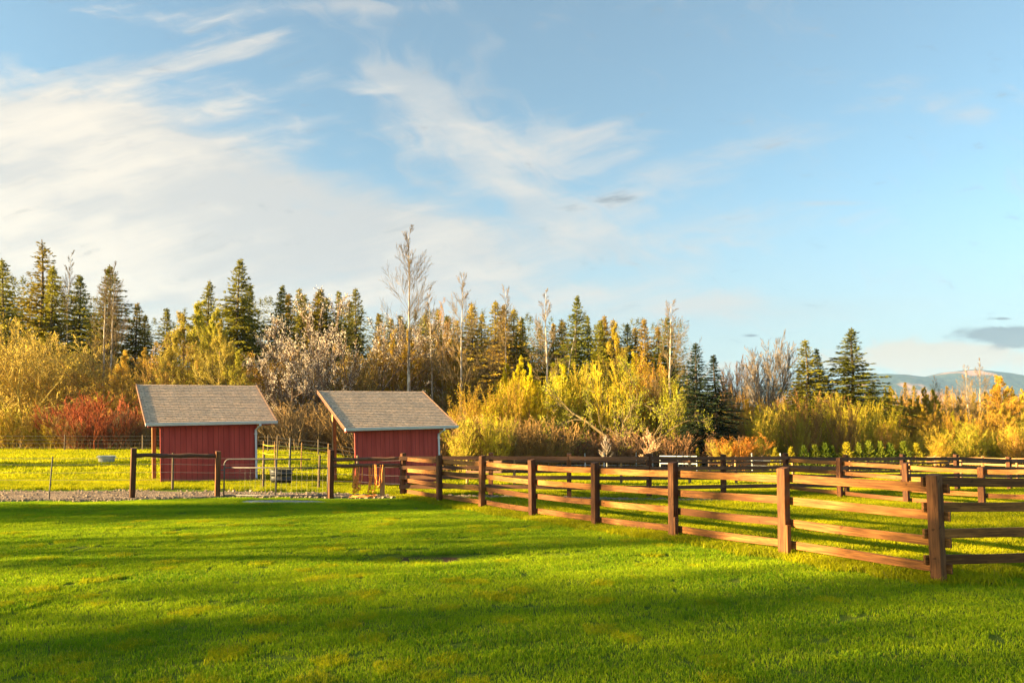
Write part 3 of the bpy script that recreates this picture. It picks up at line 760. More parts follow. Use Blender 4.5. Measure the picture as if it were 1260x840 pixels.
def broad(H, W, seed, fork=.22, limbs=8, kids=(6, 6, 4), spread=.62, minr=.014, tr=.02, up=.05, wig=.16, lev=3, ratio=.55):
    r = random.Random(seed); t, tw, tips = MB(), MB(), []
    hb = H*fork; pts = [Vector((0, 0, -.3)), Vector((r.uniform(-.1, .1), 0, hb*.5)), Vector((r.uniform(-.15, .15), r.uniform(-.1, .1), hb))]; R0 = H*tr
    t.tube(pts, [R0*1.25, R0, R0*.9], 8, False)
    for i in range(limbs):
        a = i*6.283/limbs+r.uniform(-.4, .4); e = r.uniform(.5, 1.25); d = Vector((math.cos(a)*math.cos(e)*W/H*1.6, math.sin(a)*math.cos(e)*W/H*1.6, math.sin(e))).normalized()
        q = pts[2].lerp(pts[1], r.uniform(0, .7)) if i > 1 else pts[2]
        limb(tw, tips, q, d, (H-hb)*r.uniform(.62, .82), R0*.5, lev, r, kids, spread, up, ratio, minr, .25, 4, wig, 5)
    return t, tw, tips

PROTO = {}
def proto(key, name, parts):
    """parts: list of (part name, mesh builder, material, smooth)"""
    zs = sorted(v[2] for n, mb, m, sm, c in parts for v in mb.v[::5])
    PROTO[key] = (name, [(n, mb.mesh(n, M[m], sm), c) for n, mb, m, sm, c in parts], zs[int(len(zs)*(.9985 if key[:3] != 'fir' else 1))-1])
COUNT = {}
def plant(key, px, D, ytop=None, label=None, cat='tree', group=None, H0=1.0, cols=None, h=None, sxy=1.0, lx=None, rz=None):
    name, parts, H0 = PROTO[key]
    if lx is None: g = onground(px, D)
    else: g = Vector((lx, D, gh(lx, D)))
    if h is None: h = P(px, ytop, D).z-g.z
    s = h/H0
    root = empty(name, g, rnd.uniform(0, 6.28) if rz is None else rz, label, cat, group)
    root.rotation_euler.x = rnd.gauss(0, .018); root.rotation_euler.y = rnd.gauss(0, .018)
    root.scale = (s*sxy, s*sxy, s)
    for n, me, c in parts:
        o = link(n, me, root); c = (cols or {}).get(n, c)
        if c is not None and n in ('leaves', 'branches') and key[:4] in ('gold', 'will', 'bare', 'brus'):
            c = (min(.8, c[0]*1.16), min(.70, c[1]*1.26), c[2]*.8) if n == 'leaves' else (c[0]*1.08, c[1]*1.18, c[2]*.9)
        if c is not None:
            f = rnd.uniform(.86, 1.14); o.color = (c[0]*f, c[1]*f, c[2]*f, 1)
    return root
FIRC = (.25, .235, .028)
for i, (H, W, gap, k) in enumerate(((30, 6.0, .03, 7), (30, 5.2, .06, 6), (30, 7.0, .05, 7), (30, 4.4, .04, 6), (30, 5.6, .25, 5), (30, 5.4, .16, 6), (30, 4.8, .10, 6))):
    t, c = fir(H, W, 40+i, k, gap); proto('fir%d' % i, 'fir_tree', [('trunk', t, 'bark', True, None), ('crown', c, 'fir', False, FIRC)])
TW = (.30, .20, .10)
def P2(key, nm, res, bark, tc, leaf=None):
    if len(res) == 3:
        t, tw, tips = res; parts = [('trunk', t, bark, True, None), ('branches', tw, 'twig', False, tc)]
    else:
        tw, tips = res; parts = [('branches', tw, 'twig', False, tc)]
    if leaf: m, size, off, mat, col, seed = leaf; parts.append((leaf[6] if len(leaf) > 6 else 'leaves', flecks(tips, m, size, off, random.Random(seed)), mat, False, col)) if False else None
    if leaf: parts.append((('blossom' if leaf[3] == 'petal' else 'leaves'), flecks(tips, leaf[0], leaf[1], leaf[2], random.Random(leaf[5])), leaf[3], False, leaf[4]))
    proto(key, nm, parts)
for i, (cr, wd, nb) in enumerate(((.36, 5.6, 52), (.22, 6.2, 58), (.45, 4.2, 46))):
    P2('birch%d' % i, 'bare_birch', birch(26, 60+i, cr, wd, .08, nb), 'palebark', (.20, .15, .085))
P2('lean0', 'bare_birch', birch(24, 66, .55, 2.6, .08, 20, lean=.16), 'palebark', (.20, .15, .085))
GOLD, YEL, BRN, ORG, YG = (.42, .27, .055), (.46, .36, .03), (.26, .17, .085), (.42, .21, .06), (.34, .34, .035)
for i in range(3):   # tall airy trees in first leaf
    P2('gold%d' % i, 'budding_tree', birch(18, 70+i, .12, 5.0, .12, 44, .020), 'tan', (.30, .20, .09), (3, .12, .36, 'leaf', GOLD, 5+i))
for i in range(3):   # round-crowned bare trees
    P2('bare%d' % i, 'bare_tree', broad(14, 12, 80+i, .15, 9, (6, 6, 5), .55, .020), 'bark', (.27, .18, .10), (1, .08, .28, 'leaf', (.36, .23, .08), 3))
for i in range(4):   # upright willows
    P2('willow%d' % i, 'willow_thicket', shrub(10, 6, 90+i, 18, (8, 6), .14, .34, .018, .055, 2, .36), 'tan', (.34, .24, .07), (3, .09, .34, 'leaf', YEL, 9+i))
for i in range(3):   # low bare brush
    P2('brush%d' % i, 'bare_shrub', shrub(5, 6, 100+i, 20, (7, 5), .05, .5, .018, .04, 2, .8), 'tan', (.25, .15, .09))
for i in range(2):
    P2('blossom%d' % i, 'blossom_tree', broad(15, 12, 110+i, .12, 10, (6, 6, 4), .55, .022, .016), 'bark', (.17, .12, .09), (3, .085, .26, 'petal', (.86, .76, .62), 13+i))
P2('red', 'red_twig_bush', shrub(5, 7, 120, 40, (9, 7), .06, .5, .014, .035, 2, .75), 'tan', (.36, .11, .05))
P2('twist', 'gnarled_willow', broad(13, 13, 131, .10, 6, (7, 7, 5), .6, .020, .030, .02, .30), 'bark', (.14, .11, .06), (3, .11, .40, 'leaf', (.38, .38, .04), 4))
P2('wide', 'bare_tree', broad(22, 9, 143, .28, 10, (9, 8, 7), .50, .024, .014, .10, .07, 3, .5), 'bark', (.20, .165, .13))
P2('young', 'young_bare_tree', birch(4.5, 151, .3, 1.2, .22, 22, .012, 0, .012), 'palebark', (.52, .42, .33))
def cedar(H, W, seed):
    r = random.Random(seed); tr, cr = MB(), MB(); tr.tube([(0, 0, -.1), (0, 0, H*.9)], [.05, .02], 5, False)
    for i in range(900):
        t = r.random()**.8; rad = W/2*(1-t)**1.05*r.uniform(.45, 1.12)*(1+.15*math.sin(seed+t*17)); a = r.uniform(0, 6.28)
        c = Vector((math.cos(a)*rad, math.sin(a)*rad, t*H*.96)); d = (Vector((math.cos(a), math.sin(a), 0))*.5+UP*.9+rv(r)*.35).normalized(); w = rv(r)*.05
        cr.add([c-w, c+w, c+d*r.uniform(.12, .26)], [(0, 1, 2)])
    return tr, cr
for i in range(2):
    t, c = cedar(2.4, 1.5, 160+i); proto('cedar%d' % i, 'small_cedar', [('trunk', t, 'bark', True, None), ('foliage', c, 'leaf', False, (.10, .16, .025))])
t, c = cedar(2.6, 1.1, 170); proto('goldcone', 'small_golden_conifer', [('trunk', t, 'bark', True, None), ('foliage', c, 'leaf', False, (.40, .33, .03))])

FIRW = 'conifers of the wood'
def firs(lst, label, group=FIRW, dark=1.0):
    for (px, yt, D, k) in lst:
        k = {0: rnd.choice((0, 5)), 1: rnd.choice((1, 6)), 3: rnd.choice((3, 6)), 2: rnd.choice((2, 5))}.get(k, k)
        plant('fir%d' % k, px, D, yt, label, 'tree', group, 30, {'crown': tuple(c*dark*m for c, m in zip(FIRC, (rnd.uniform(.95, 1.4), 1, 1)))}, sxy=rnd.uniform(1.4, 1.8))
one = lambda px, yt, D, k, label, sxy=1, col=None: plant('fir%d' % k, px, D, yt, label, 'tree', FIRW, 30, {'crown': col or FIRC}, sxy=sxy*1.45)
one(5, 320, 92, 0, 'tall dark fir cut by the left edge of the photo, behind the bare brush')
one(42, 296, 98, 4, 'tallest golden thin crowned fir at the far left of the wood', 1.15, (.28, .22, .03))
one(61, 326, 96, 1, 'dark fir right beside the tall golden fir on the left', 1.0)
one(93, 338, 97, 2, 'dark fir standing between the tall golden fir and the pale double birch')
one(128, 326, 92, 0, 'broad fir right behind the pale double trunked birch', 1.05, (.18, .17, .022))
firs([(163, 372, 96, 1), (176, 385, 100, 3)], 'small dark fir in the low gap right of the pale double birch', 'firs in the gap', .9)
one(198, 378, 92, 3, 'single narrow fir above the left end of the left shed roof', 1.2)
one(250, 345, 92, 0, 'fir forming the left shoulder of the big group above the left shed', .9)
one(284, 317, 90, 2, 'tallest broad fir above the left shed roof, golden on its left side', .95, (.19, .18, .022))
one(303, 350, 94, 0, 'fir forming the right shoulder of the big group above the left shed', .9)
one(336, 349, 92, 2, 'full green fir standing alone right of the big group above the left shed', .85, (.17, .17, .024))
firs([(353, 362, 104, 3), (364, 360, 108, 1), (374, 355, 104, 3), (386, 358, 106, 1), (393, 354, 104, 3), (404, 366, 106, 1), (411, 358, 104, 3), (422, 368, 108, 1)],
     'one of the slim dark spired firs in a row above the blossom trees', 'slim firs above the blossom', .8)
one(440, 353, 100, 1, 'slim fir rising directly behind the right blossom tree', 1, (.18, .17, .04))
firs([(467, 386, 104, 3), (479, 392, 104, 1), (488, 387, 108, 3), (497, 398, 104, 3)], 'small dark fir between the right blossom tree and the tallest bare birch', 'firs beside the tallest birch', .85)
firs([(516, 386, 100, 0), (528, 392, 103, 3), (540, 380, 101, 1), (553, 388, 102, 0), (566, 392, 98, 2), (580, 372, 98, 0), (592, 385, 102, 1), (605, 371, 98, 0), (616, 374, 97, 2),
      (629, 378, 99, 0), (641, 393, 101, 1), (651, 389, 98, 1), (664, 402, 102, 0), (681, 398, 100, 3), (693, 392, 99, 0)],
     'dense golden green fir in the middle of the wood behind the slender bare birches', 'middle firs', 1.35)
one(707, 363, 90, 2, 'tallest fir right of the centre, with layered branches and a pointed top', .8, (.16, .17, .024))
firs([(724, 388, 99, 1), (735, 393, 98, 0), (744, 388, 100, 0), (757, 392, 102, 3), (770, 396, 100, 0), (783, 402, 102, 1), (796, 391, 95, 0), (809, 402, 100, 3)],
     'green fir in the dense row right of the centre of the wood', 'right hand firs', 1.0)
one(824, 388, 88, 2, 'broad fir directly behind the tall bare birch at the right end of the wood', .85, (.16, .17, .024))
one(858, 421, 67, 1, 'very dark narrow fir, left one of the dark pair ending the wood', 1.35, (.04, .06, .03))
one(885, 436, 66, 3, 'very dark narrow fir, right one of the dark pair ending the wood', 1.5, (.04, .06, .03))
one(1001, 416, 84, 5, 'open branched fir left of the tallest fir on the right', 1.5)
one(1017, 428, 90, 1, 'dark fir squeezed between the open branched fir and the tallest right fir', 1.2, (.03, .045, .015))
one(1053, 403, 84, 0, 'tallest fir on the right, standing apart against the cream cloud', 1.45, (.16, .17, .024))
one(985, 452, 92, 1, 'low fir left of the open branched fir on the right', 1.2)
one(1078, 470, 96, 2, 'low fir at the foot of the tallest right fir', 1)
firs([(1115, 470, 150, 3), (1128, 474, 155, 1), (1150, 478, 150, 0), (1167, 474, 160, 3), (1098, 476, 150, 1)], 'small distant fir top in the wood below the blue hills', 'distant firs on the right', .9)

# bare and budding trees
def bt(key, px, D, yt, label, H0, cols=None, sxy=1.0, group=None, cat='tree', rz=None): return plant(key, px, D, yt, label, cat, group, H0, cols, sxy=sxy, rz=rz)
bt('birch0', 504, 76, 278, 'tallest bare birch, pale trunk rising high above the wood beside the right shed roof', 26, sxy=.85)
bt('birch1', 566, 78, 334, 'tall bare birch with level side branches between the tallest birch and the centre', 26, sxy=.85)
bt('birch1', 622, 80, 350, 'slender bare birch just left of the centre of the picture with very pale trunk', 26, sxy=.8)
bt('birch2', 675, 76, 353, 'bare birch with fine brushy top and dark lower trunk just right of the centre', 26, sxy=.95)
bt('lean0', 687, 78, 400, 'leaning thin birch stem beside the brushy topped birch', 24, sxy=1, rz=.2)
bt('birch2', 535, 80, 352, 'thin bare birch, first right of the tallest birch', 26, sxy=.75)
bt('birch0', 545, 82, 365, 'second thin bare birch right of the tallest birch', 26, {'branches': (.36, .22, .09)}, sxy=.7)
bt('birch2', 518, 84, 378, 'short thin bare birch close to the right of the tallest birch', 26, sxy=.7)
bt('birch1', 823, 72, 368, 'tall bare birch with a wide vase crown at the right end of the wood', 26, sxy=1.15)
bt('birch2', 126, 80, 330, 'left stem of the pale double birch on the left of the wood', 26, sxy=.8)
bt('birch0', 134, 80, 322, 'right taller stem of the pale double birch on the left of the wood', 26, sxy=.8)
bt('birch2', 76, 96, 308, 'thin bare birch rising between two dark firs at the far left', 26, sxy=.6)
bt('wide', 945, 92, 411, 'wide grey bare tree standing in the gap between the dark pair and the right firs', 22, sxy=.8)
bt('wide', 900, 130, 440, 'distant bare tree seen through the gap beside the dark pair', 22, {'branches': (.26, .17, .11)}, sxy=.7)
bt('gold1', 760, 86, 398, 'golden airy tree with an upright narrow crown rising among the right firs', 18, {'leaves': (.42, .30, .05)}, sxy=.7)
bt('twist', 762, 66, 452, 'willow with a dark crooked trunk and yellow green crown in front of the firs', 13, sxy=.72)
bt('blossom0', 366, 74, 388, 'left blossom tree with white flowers, between the two sheds', 15, sxy=.8)
bt('blossom1', 432, 78, 374, 'right blossom tree, whiter and taller, above the right shed roof', 15, sxy=.72)
bt('red', 122, 60, 484, 'large bush of bright red bare twigs by the wire fence on the left', 5, sxy=1.25, cat='bush')
bt('red', 88, 62, 496, 'smaller red twig bush at the left of the large red one', 5, {'branches': (.30, .09, .04)}, cat='bush')
bt('young', 746, 52, 534, 'small pale bare young tree, left of the pair behind the paddock', 4.5)
bt('young', 797, 50, 526, 'small pale bare young tree, right and fuller of the pair behind the paddock', 4.5, {'branches': (.55, .34, .20)}, sxy=1.25)
bt('goldcone', 858, 62, 550, 'small golden conifer cone right of the silver panels', 2.6, cat='shrub')
bt('goldcone', 874, 64, 548, 'narrow yellow shrub right of the small golden conifer', 2.6, {'foliage': (.45, .33, .05)}, cat='shrub', sxy=.6)
for px, yt in ((955, 552), (972, 551), (988, 549), (1002, 548), (1014, 546), (1024, 549), (1041, 545), (1056, 546), (1069, 543), (1082, 544), (1095, 546), (1111, 544), (1127, 546)):
    bt('cedar%d' % rnd.randint(0, 1), px, 58.5, yt-2, 'small cedar in the clipped row of young evergreens behind the brown rail fence', 2.4,
       {'foliage': rnd.choice(((.12, .17, .02), (.20, .23, .025), (.42, .36, .03)))}, group='row of small cedars', cat='shrub', sxy=rnd.uniform(1.2, 1.6))
bt('willow2', 912, 61, 534, 'rounded orange and gold bush at the field edge below the gap', 10, {'leaves': (.62, .27, .05), 'branches': (.50, .20, .06)}, sxy=2.6, cat='bush')
bt('willow0', 890, 61, 541, 'smaller yellow bush left of the rounded orange bush', 10, {'leaves': (.48, .34, .04)}, sxy=2.0, cat='bush')
bt('willow1', 940, 62, 540, 'low golden bush right of the rounded orange bush', 10, {'leaves': (.46, .33, .04)}, sxy=2.0, cat='bush')

def band(keys, H0, x0, x1, step, D, prof, label, group, cols, jit=8, sxy=1.0, cat='tree', dj=5):
    px = x0
    while px < x1:
        yt = interp(px, prof[0], prof[1])+rnd.uniform(-jit, jit); k = rnd.choice(keys); c = rnd.choice(cols)
        plant(k, px+rnd.uniform(-.4, .4)*step, D+rnd.uniform(-dj, dj), yt, label, cat, group, H0, c, sxy=sxy*rnd.uniform(.85, 1.2)); px += step*rnd.uniform(.8, 1.2)
def C(l, b=None): return {'leaves': l, 'branches': b or (l[0]*.8, l[1]*.62, l[2]*1.2)}
# left
band(['bare0', 'bare1', 'bare2'], 14, -14, 118, 20, 80, ([-60, 40, 80, 120], [392, 388, 408, 440]), 'round golden brown bare tree in the thicket at the far left', 'bare trees far left', [C((.60, .42, .10), (.46, .32, .12)), C((.50, .36, .10), (.38, .26, .11))])
band(['bare0', 'bare1', 'gold1'], 14, 112, 215, 17, 78, ([112, 160, 200, 215], [440, 432, 425, 415]), 'bare brown tree in the thicket above the red twig bush', 'bare trees above red bush', [C((.50, .32, .09), (.38, .25, .12)), C((.44, .32, .07))])
band(['gold0', 'gold1', 'gold2'], 18, 212, 300, 13, 74, ([212, 245, 275, 300], [402, 372, 412, 440]), 'golden budding tree just behind the left shed roof', 'golden trees behind left shed', [C((.38, .29, .08), (.34, .25, .11)), C((.34, .29, .06)), C((.30, .22, .08))], sxy=.9)
band(['brush0', 'brush1', 'brush2'], 5, -14, 70, 13, 66, ([-70, 70], [492, 505]), 'golden leafy low bush at the foot of the wood on the far left', 'low bushes far left', [{'branches': (.40, .24, .06)}, {'branches': (.36, .27, .05)}], cat='bush', sxy=1.2)
band(['willow0', 'willow3'], 10, -10, 110, 22, 64, ([-50, 110], [514, 526]), 'yellow green low bush beside the wire fence on the left', 'yellow bushes left', [C((.40, .30, .03)), C((.34, .28, .03))], sxy=1.9, cat='bush')
band(['brush0', 'brush1', 'brush2'], 5, 60, 700, 12, 64, ([60, 190, 330, 560, 700], [512, 505, 495, 510, 522]), 'bare brown twiggy shrub at the foot of the wood behind the sheds', 'brown shrubs behind sheds', [{'branches': (.22, .13, .07)}, {'branches': (.27, .15, .07)}, {'branches': (.20, .13, .09)}], cat='shrub', sxy=1.1)
# between and above the sheds
band(['bare0', 'bare1', 'bare2'], 14, 300, 500, 17, 86, ([300, 350, 450, 500], [440, 430, 425, 430]), 'brown bare tree in the thicket around the blossom trees', 'bare trees among blossom', [C((.46, .30, .08), (.34, .22, .11)), C((.46, .33, .06))])
band(['gold0', 'gold1', 'gold2'], 18, 470, 575, 13, 84, ([470, 520, 575], [410, 408, 430]), 'thin golden budding tree around the tallest bare birch', 'golden trees by tallest birch', [C((.38, .25, .05)), C((.32, .21, .06))], sxy=.75)
# bright yellow willows
band(['willow0', 'willow1', 'willow2', 'willow3'], 10, 565, 640, 13, 70, ([565, 600, 640], [492, 464, 462]), 'yellow willow at the field edge just right of the right shed roof', 'yellow willows by right shed', [C((.46, .38, .03)), C((.42, .30, .04))], sxy=1.1)
band(['willow0', 'willow1', 'willow2'], 10, 560, 630, 12, 62, ([560, 630], [512, 518]), 'low yellow bush beside the downspout of the right shed', 'low yellow bushes by right shed', [C((.44, .40, .03)), C((.40, .36, .04))], sxy=1.6, cat='bush')
band(['gold0', 'gold2'], 18, 630, 662, 10, 74, ([630, 641, 662], [455, 436, 470]), 'bright yellow upright tree near the centre between two bare birches', 'bright yellow centre trees', [C((.55, .44, .03))], sxy=.75)
band(['willow0', 'willow1', 'willow2', 'willow3', 'gold0'], 10, 660, 760, 12, 74, ([660, 700, 740, 760], [470, 447, 446, 440]), 'yellow willow in the bright thicket right of the centre', 'willows right of centre', [C((.50, .42, .03)), C((.44, .36, .035)), C((.40, .38, .04))], sxy=.9)
band(['willow0', 'willow1', 'gold1', 'willow3'], 10, 765, 850, 12, 75, ([765, 800, 850], [430, 438, 470]), 'yellow green willow in the thicket around the tall bare vase crowned birch', 'willows around vase birch', [C((.40, .38, .04)), C((.48, .36, .035)), C((.46, .30, .05))], sxy=.9)
band(['brush0', 'brush1', 'brush2'], 5, 690, 905, 11, 68, ([690, 905], [528, 532]), 'low purple brown bare shrub at the field edge right of the centre', 'purple brown shrubs', [{'branches': (.24, .12, .075)}, {'branches': (.20, .11, .08)}], cat='shrub', sxy=1.3)
band(['gold0', 'gold2', 'willow1', 'bare1'], 14, 880, 985, 12, 82, ([880, 905, 940, 985], [508, 488, 492, 486]), 'golden thicket tree below the wide grey bare tree', 'golden trees in the gap', [C((.44, .28, .05)), C((.48, .34, .04))], sxy=.9)
band(['willow0', 'willow1', 'willow3'], 10, 935, 1090, 13, 74, ([935, 1000, 1030, 1090], [508, 486, 488, 500]), 'yellow willow in front of the right hand firs', 'willows before right firs', [C((.46, .40, .03)), C((.40, .34, .04)), C((.40, .24, .06))], sxy=1.0)
# right hand wood
band(['gold0', 'gold1', 'gold2', 'birch1', 'birch2'], 18, 1070, 1330, 9, 92, ([1070, 1100, 1150, 1200, 1260, 1330], [486, 480, 486, 476, 482, 480]), 'slender golden brown tree in the budding wood below the blue hills', 'golden wood on the right',
     [C((.44, .28, .04), (.36, .25, .07)), C((.42, .31, .035), (.34, .25, .07)), C((.36, .24, .06), (.36, .26, .09))], sxy=.75, jit=9)
band(['gold0', 'gold1', 'willow1', 'willow2'], 14, 1085, 1340, 14, 80, ([1085, 1340], [505, 500]), 'lower orange gold tree along the front of the right hand wood', 'front trees of right wood', [C((.46, .30, .04)), C((.44, .36, .04)), C((.40, .26, .05))], sxy=.9)
band(['willow0', 'willow2', 'willow3'], 10, 1095, 1340, 15, 72, ([1095, 1340], [528, 520]), 'low yellow green willow at the pasture edge on the far right', 'low willows far right', [C((.36, .34, .035)), C((.48, .36, .04)), C((.42, .26, .05))], sxy=1.6, cat='bush')
bt('birch1', 1192, 84, 448, 'pale stemmed bare tree standing above the right hand wood', 26, sxy=1.0)
bt('birch2', 1206, 84, 440, 'tallest pale bare tree above the right hand wood', 26, sxy=1.0)
bt('birch0', 1151, 88, 462, 'thin bare tree left of the two pale bare trees in the right hand wood', 26, sxy=.8)
bt('gold2', 1236, 82, 462, 'round topped golden tree near the right edge of the photo', 18, C((.46, .27, .05)), sxy=1.2)

# distant wood behind everything: one mass
def bake(parts_list, name, mat, label, color, seed):
    r = random.Random(seed); mb = MB()
    for me, x, y, s, sx in parts_list:
        z = gh(x, y); a = r.uniform(0, 6.28); ca, sa = math.cos(a), math.sin(a); o = len(mb.v)
        mb.v.extend([(x+(v.co.x*ca-v.co.y*sa)*s*sx, y+(v.co.x*sa+v.co.y*ca)*s*sx, z+v.co.z*s) for v in me.vertices])
        mb.f.extend([tuple(i+o for i in p.vertices) for p in me.polygons])
    o = mb.build(name, M[mat]); o.color = color+(1,); return tag(o, label, 'wood', kind='stuff')
def lowfir(seed, H=30, W=4.5):
    t, c = fir(H, W, seed, 2, .1, step=.75); return c.mesh('lowfir', M['fir'])
lf = [lowfir(500), lowfir(501)]
L_ = []
r = random.Random(11)
for px in range(-120, 842, 6):
    D = r.uniform(112, 132); x = ray(px, 540).x*D
    yt = interp(px, [-120, 60, 180, 290, 420, 500, 700, 860], [342, 346, 396, 364, 372, 388, 386, 402])+r.uniform(-8, 16)
    h = P(px, yt, D).z-gh(x, D); L_.append((r.choice(lf), x, D, h/30, 1.5))
bake(L_, 'far_conifers', 'fir', 'dark mass of conifers closing the back of the wood', (.15, .15, .022), 1)
sb, tips = shrub(10, 6, 700, 12, (5, 4), .14, .34, .03, .06, 2, .3); fl = flecks(tips, 1, .12, .3, random.Random(2), sb); lw = fl.mesh('lw', M['leaf'])
L_ = []
for px in range(840, 1420, 5):
    D = r.uniform(108, 150); x = ray(px, 540).x*D
    yt = interp(px, [840, 900, 950, 1070, 1420], [488, 484, 484, 488, 484])+r.uniform(-4, 10)
    h = P(px, yt, D).z-gh(x, D); L_.append((lw, x, D, h/10, .6))
bake(L_, 'far_golden_wood', 'leaf', 'golden budding woodland in the distance on the right', (.44, .26, .06), 2)
L_ = []
for px in range(-120, 900, 7):
    D = r.uniform(84, 96); x = ray(px, 540).x*D; L_.append((lw, x, D, r.uniform(.45, .75), 1.1))
bake(L_, 'undergrowth', 'leaf', 'brown tangled undergrowth filling the foot of the wood', (.20, .12, .055), 3)

# ------------------------------------------------------------------ far hills
mb = MB(); nxh, nyh = 260, 46; X0, X1, Y0, Y1 = -3500, 9000, 5200, 8600
for j in range(nyh+1):
    for i in range(nxh+1):
        x = X0+(X1-X0)*i/nxh; y = Y0+(Y1-Y0)*j/nyh; px = 630+F*x/6800
        crest = interp(px, [600, 850, 950, 1060, 1085, 1112, 1140, 1165, 1200, 1235, 1262, 1330, 1500], [500, 482, 470, 460, 455, 456, 459.5, 454, 451, 455, 460, 465, 478])
        zc = (540-crest)*6800/840*.985
        t = (y-Y0)/(6800-Y0); e = sstep(0, 1, t) if t < 1 else 1-sstep(0, 1, (y-6800)/1500)*.5
        z = -8+zc*e*(1+.0*x)+e*(60*nz(x/900, y/700, 2)+30*nz(x/300, y/260, 7)+12*nz(x/110, y/110, 9))*(1-abs(t-1)*.5 if abs(t-1) < .3 else 1)*.45
        mb.v.append((x, y, z))
for j in range(nyh):
    for i in range(nxh):
        a = j*(nxh+1)+i; mb.f.append((a, a+1, a+nxh+2, a+nxh+1))
m, nt, out = newmat('forested_hills'); v = coord(nt)
n = noise(nt, v, .0016, 5); n2 = noise(nt, v, .012, 5)
c = mixc(nt, n2.sm(.4, .6), (.015, .028, .02), (.03, .045, .025)); c = mixc(nt, n.sm(.54, .60), c, (.26, .15, .10)); pbsdf(nt, out, c, .95, 0, bump(nt, n2, .8, 30), .05)
tag(mb.build('hills', m, None, True), kind='structure')

mb = MB(); mb.box((0, 0, 395), (23600, 23600, 830)); m, nt, out = newmat('pale_air')
pv = nt.nodes.new('ShaderNodeVolumePrincipled'); pv.inputs['Color'].default_value = (.30, .54, 1, 1); pv.inputs['Density'].default_value = 5.5e-5; pv.inputs['Anisotropy'].default_value = 0
nt.links.new(pv.outputs[0], out.inputs['Volume']); ho = mb.build('haze', m, None); tag(ho, 'thin pale air that fades the far hills to blue', 'haze', kind='stuff')

# ------------------------------------------------------------------ trees outside the frame on the left whose shadows cross the lawn
SH = [  # (x, y, height, proto, H0)
]
for (x, y, h, k) in ((-40, -1.9, 19, 'fir4'), (-46, 8.4, 22, 'fir0'), (-54, 7.2, 22, 'fir2'), (-60, 30.5, 17, 'fir2'), (-70, 30, 18, 'fir0')):
    plant(k, 0, y, None, 'fir in the tree row beyond the left side of the lawn', 'tree', 'firs beside the lawn', 30, None, h=h, lx=x, sxy=.75)
for (x, y, h, k) in ((-36, 4.6, 15, 'bare0'), (-42, -6.5, 14, 'bare1'), (-36, -4.4, 16, 'bare2')):
    plant(k, 0, y, None, 'bare tree in the row beyond the left side of the lawn', 'tree', 'bare trees beside the lawn', 14, None, h=h, lx=x, sxy=.55)

# ------------------------------------------------------------------ light and sky
EL, AZ = 12.0, -103.0      # sun height; compass angle from straight ahead, negative to the left
sd = Vector((math.sin(R(AZ))*math.cos(R(EL)), math.cos(R(AZ))*math.cos(R(EL)), math.sin(R(EL))))
sun = bpy.data.lights.new('sun', 'SUN'); sun.energy = 5; sun.angle = R(.6); sun.color = (1, .70, .31)
so = bpy.data.objects.new('sun', sun); COL.objects.link(so); so.rotation_euler = sd.to_track_quat('Z', 'Y').to_euler()
w = bpy.data.worlds.new('World'); scene.world = w; w.use_nodes = True; nt = w.node_tree; nt.nodes.clear()
out = nt.nodes.new('ShaderNodeOutputWorld'); bg = nt.nodes.new('ShaderNodeBackground'); bg.inputs[1].default_value = .060
sky = nt.nodes.new('ShaderNodeTexSky'); sky.sky_type = 'NISHITA'; sky.sun_disc = False; sky.sun_elevation = R(EL); sky.sun_rotation = R(AZ)
sky.air_density = 1; sky.dust_density = .6; sky.ozone_density = 2.2; sky.altitude = 100
tc = nt.nodes.new('ShaderNodeTexCoord'); sx = nt.nodes.new('ShaderNodeSeparateXYZ'); nt.links.new(tc.outputs['Generated'], sx.inputs[0])
X, Y, Z = [E(nt, s) for s in sx.outputs]
Ya = Y.abs().max(.12); U = X/Ya; V = Z.max(0)/Ya
def uvp(px, py): r_ = ray(px, py); return r_.x, r_.z
cxy = nt.nodes.new('ShaderNodeCombineXYZ'); inp(nt, cxy.inputs[0], U); inp(nt, cxy.inputs[1], V); base = cxy.outputs[0]
def gauss(px, py, wx, wy, rot=0):
    u0, v0 = uvp(px, py); c_, s_ = math.cos(R(rot)), math.sin(R(rot)); a, b = wx/F, wy/F
    du, dv = U-u0, V-v0; p = (du*c_+dv*s_)/a; q = (dv*c_-du*s_)/b
    return ((p*p+q*q)*-1).exp()
wn = noise(nt, mapping(nt, base, (2.2, 3.5, 1)), 1, 4, .6)
wv = nt.nodes.new('ShaderNodeCombineXYZ'); inp(nt, wv.inputs[0], U+(wn-.5)*.35); inp(nt, wv.inputs[1], V+(wn-.5)*.16)
def wisp(rot, sc, loc, det, rough):
    m1 = mapping(nt, wv.outputs[0], (1, 1, 1), (0, 0, 0), (0, 0, R(-rot)))
    return noise(nt, mapping(nt, m1.s, sc, loc), 1, det, rough)
n1 = wisp(-8, (1.8, 6.5, 1), (3.1, 1.7, 0), 9, .56)
n2 = wisp(-40, (4, 13, 1), (1, 4, 0), 9, .62)
n4 = wisp(12, (3, 17, 1), (2, 7, 0), 9, .64)
n3 = noise(nt, mapping(nt, wv.outputs[0], (14, 40, 1), (5, 2, 0)), 1, 7, .62)
bank = gauss(110, 290, 420, 150, -10)*1.4+gauss(440, 280, 300, 75, -14)*.85+gauss(40, 170, 200, 50, 4)*.5
f1 = (bank+(n1-.5)*2.9+(n4-.5)*1.3).sm(.15, .95)
plume = gauss(600, 185, 170, 50, -40)*.85+gauss(530, 130, 110, 26, -30)*.6+gauss(500, 100, 70, 14, -12)*.4+gauss(700, 300, 230, 32, -4)*.45+gauss(680, 20, 40, 22, 40)*.4+gauss(460, 8, 140, 12, 0)*.45
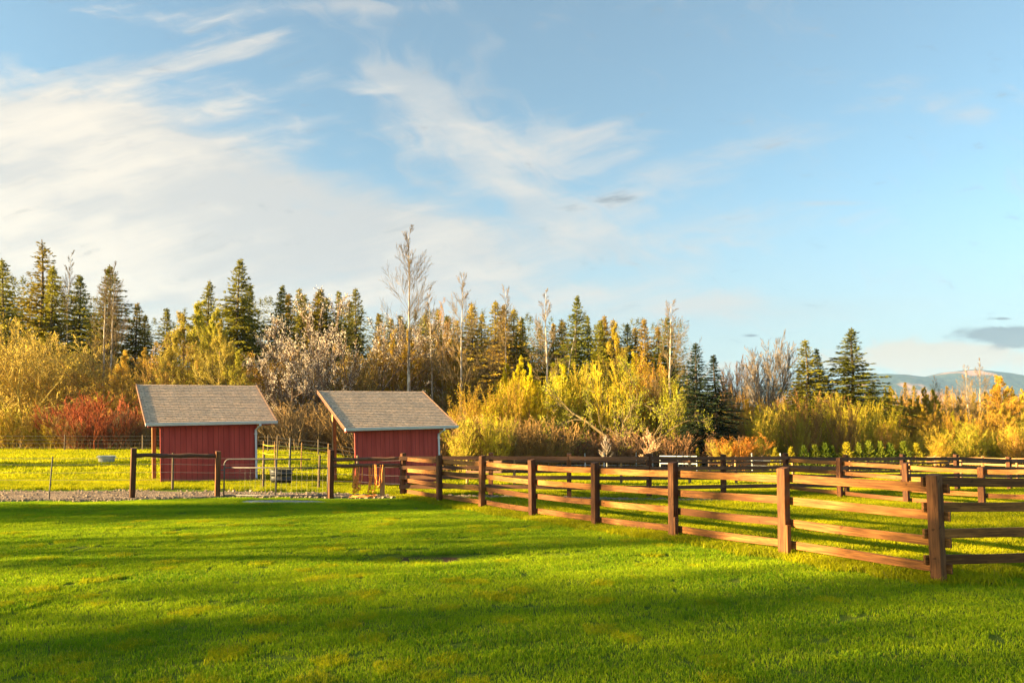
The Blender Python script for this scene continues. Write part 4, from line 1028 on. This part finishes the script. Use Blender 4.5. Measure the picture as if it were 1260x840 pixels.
f2 = (plume*1.2+(n2-.5)*3.0).sm(.12, 1.1)
f5 = (gauss(190, 84, 210, 30, 10)*1.0+gauss(320, 50, 60, 12, 20)*.5+(n4-.5)*3.0).sm(.30, 1.2)
low = gauss(1000, 380, 420, 26, 3)*.55+gauss(1180, 240, 120, 12, 0)*.35+gauss(1020, 250, 60, 4, 0)*.8
f3 = (low+(n1-.5)*1.0).sm(.2, 1.1)
cum = gauss(1160, 441, 150, 22, 0)*1.3+gauss(900, 452, 60, 12, 0)*.5
f4 = (cum+(n3-.5)*2.0+(n2-.5)*.6).sm(.25, .9)
fd = ((gauss(1235, 410, 62, 9, 2)*1.4+gauss(1250, 420, 26, 10, 0)+gauss(1235, 392, 14, 2, 0)*.9+gauss(925, 413, 13, 2.2, 0)*.7+gauss(745, 248, 60, 12, 5)*.35)+(n3-.5)*2.0).sm(.18, .8)
skyc = mixc(nt, 1.0, E(nt, sky.outputs[0]), (.60, .70, .63), 'MULTIPLY'); skyc = mixc(nt, .13, skyc, (1.35, 1.25, 1.12))
# warm cloud light on the left, paler away from the sun
warm = U.sm(-.75, .35)
bright = mixc(nt, warm, (2.28, 2.02, 1.66), (1.62, 1.54, 1.46))
shade = mixc(nt, warm, (1.60, 1.52, 1.42), (1.22, 1.28, 1.34))
cl = mixc(nt, (n1*.7+n4*.5-V*.25).sm(.41, .62), shade, bright)
hz = mixc(nt, V.sm(.42, .02)*.88, skyc, mixc(nt, warm, (1.85, 1.66, 1.36), (1.12, 1.24, 1.25)))
c = mixc(nt, f1*.95, hz, cl); c = mixc(nt, f2*.62, c, cl); c = mixc(nt, f5*.6, c, cl); c = mixc(nt, f3*.45, c, (1.48, 1.36, 1.28)); c = mixc(nt, f4*.85, c, (1.84, 1.52, 1.18)); c = mixc(nt, fd*.85, c, (0.46, 0.55, 0.66))
inp(nt, bg.inputs[0], c); nt.links.new(bg.outputs[0], out.inputs[0])

scene.view_settings.view_transform = 'Standard'; scene.view_settings.look = 'None'; scene.view_settings.exposure = 2.95; scene.view_settings.gamma = 1
cy = scene.cycles; cy.max_bounces = 5; cy.diffuse_bounces = 3; cy.transmission_bounces = 3; cy.transparent_max_bounces = 4; cy.volume_bounces = 0
cy.use_denoising = True; cy.sample_clamp_indirect = 6
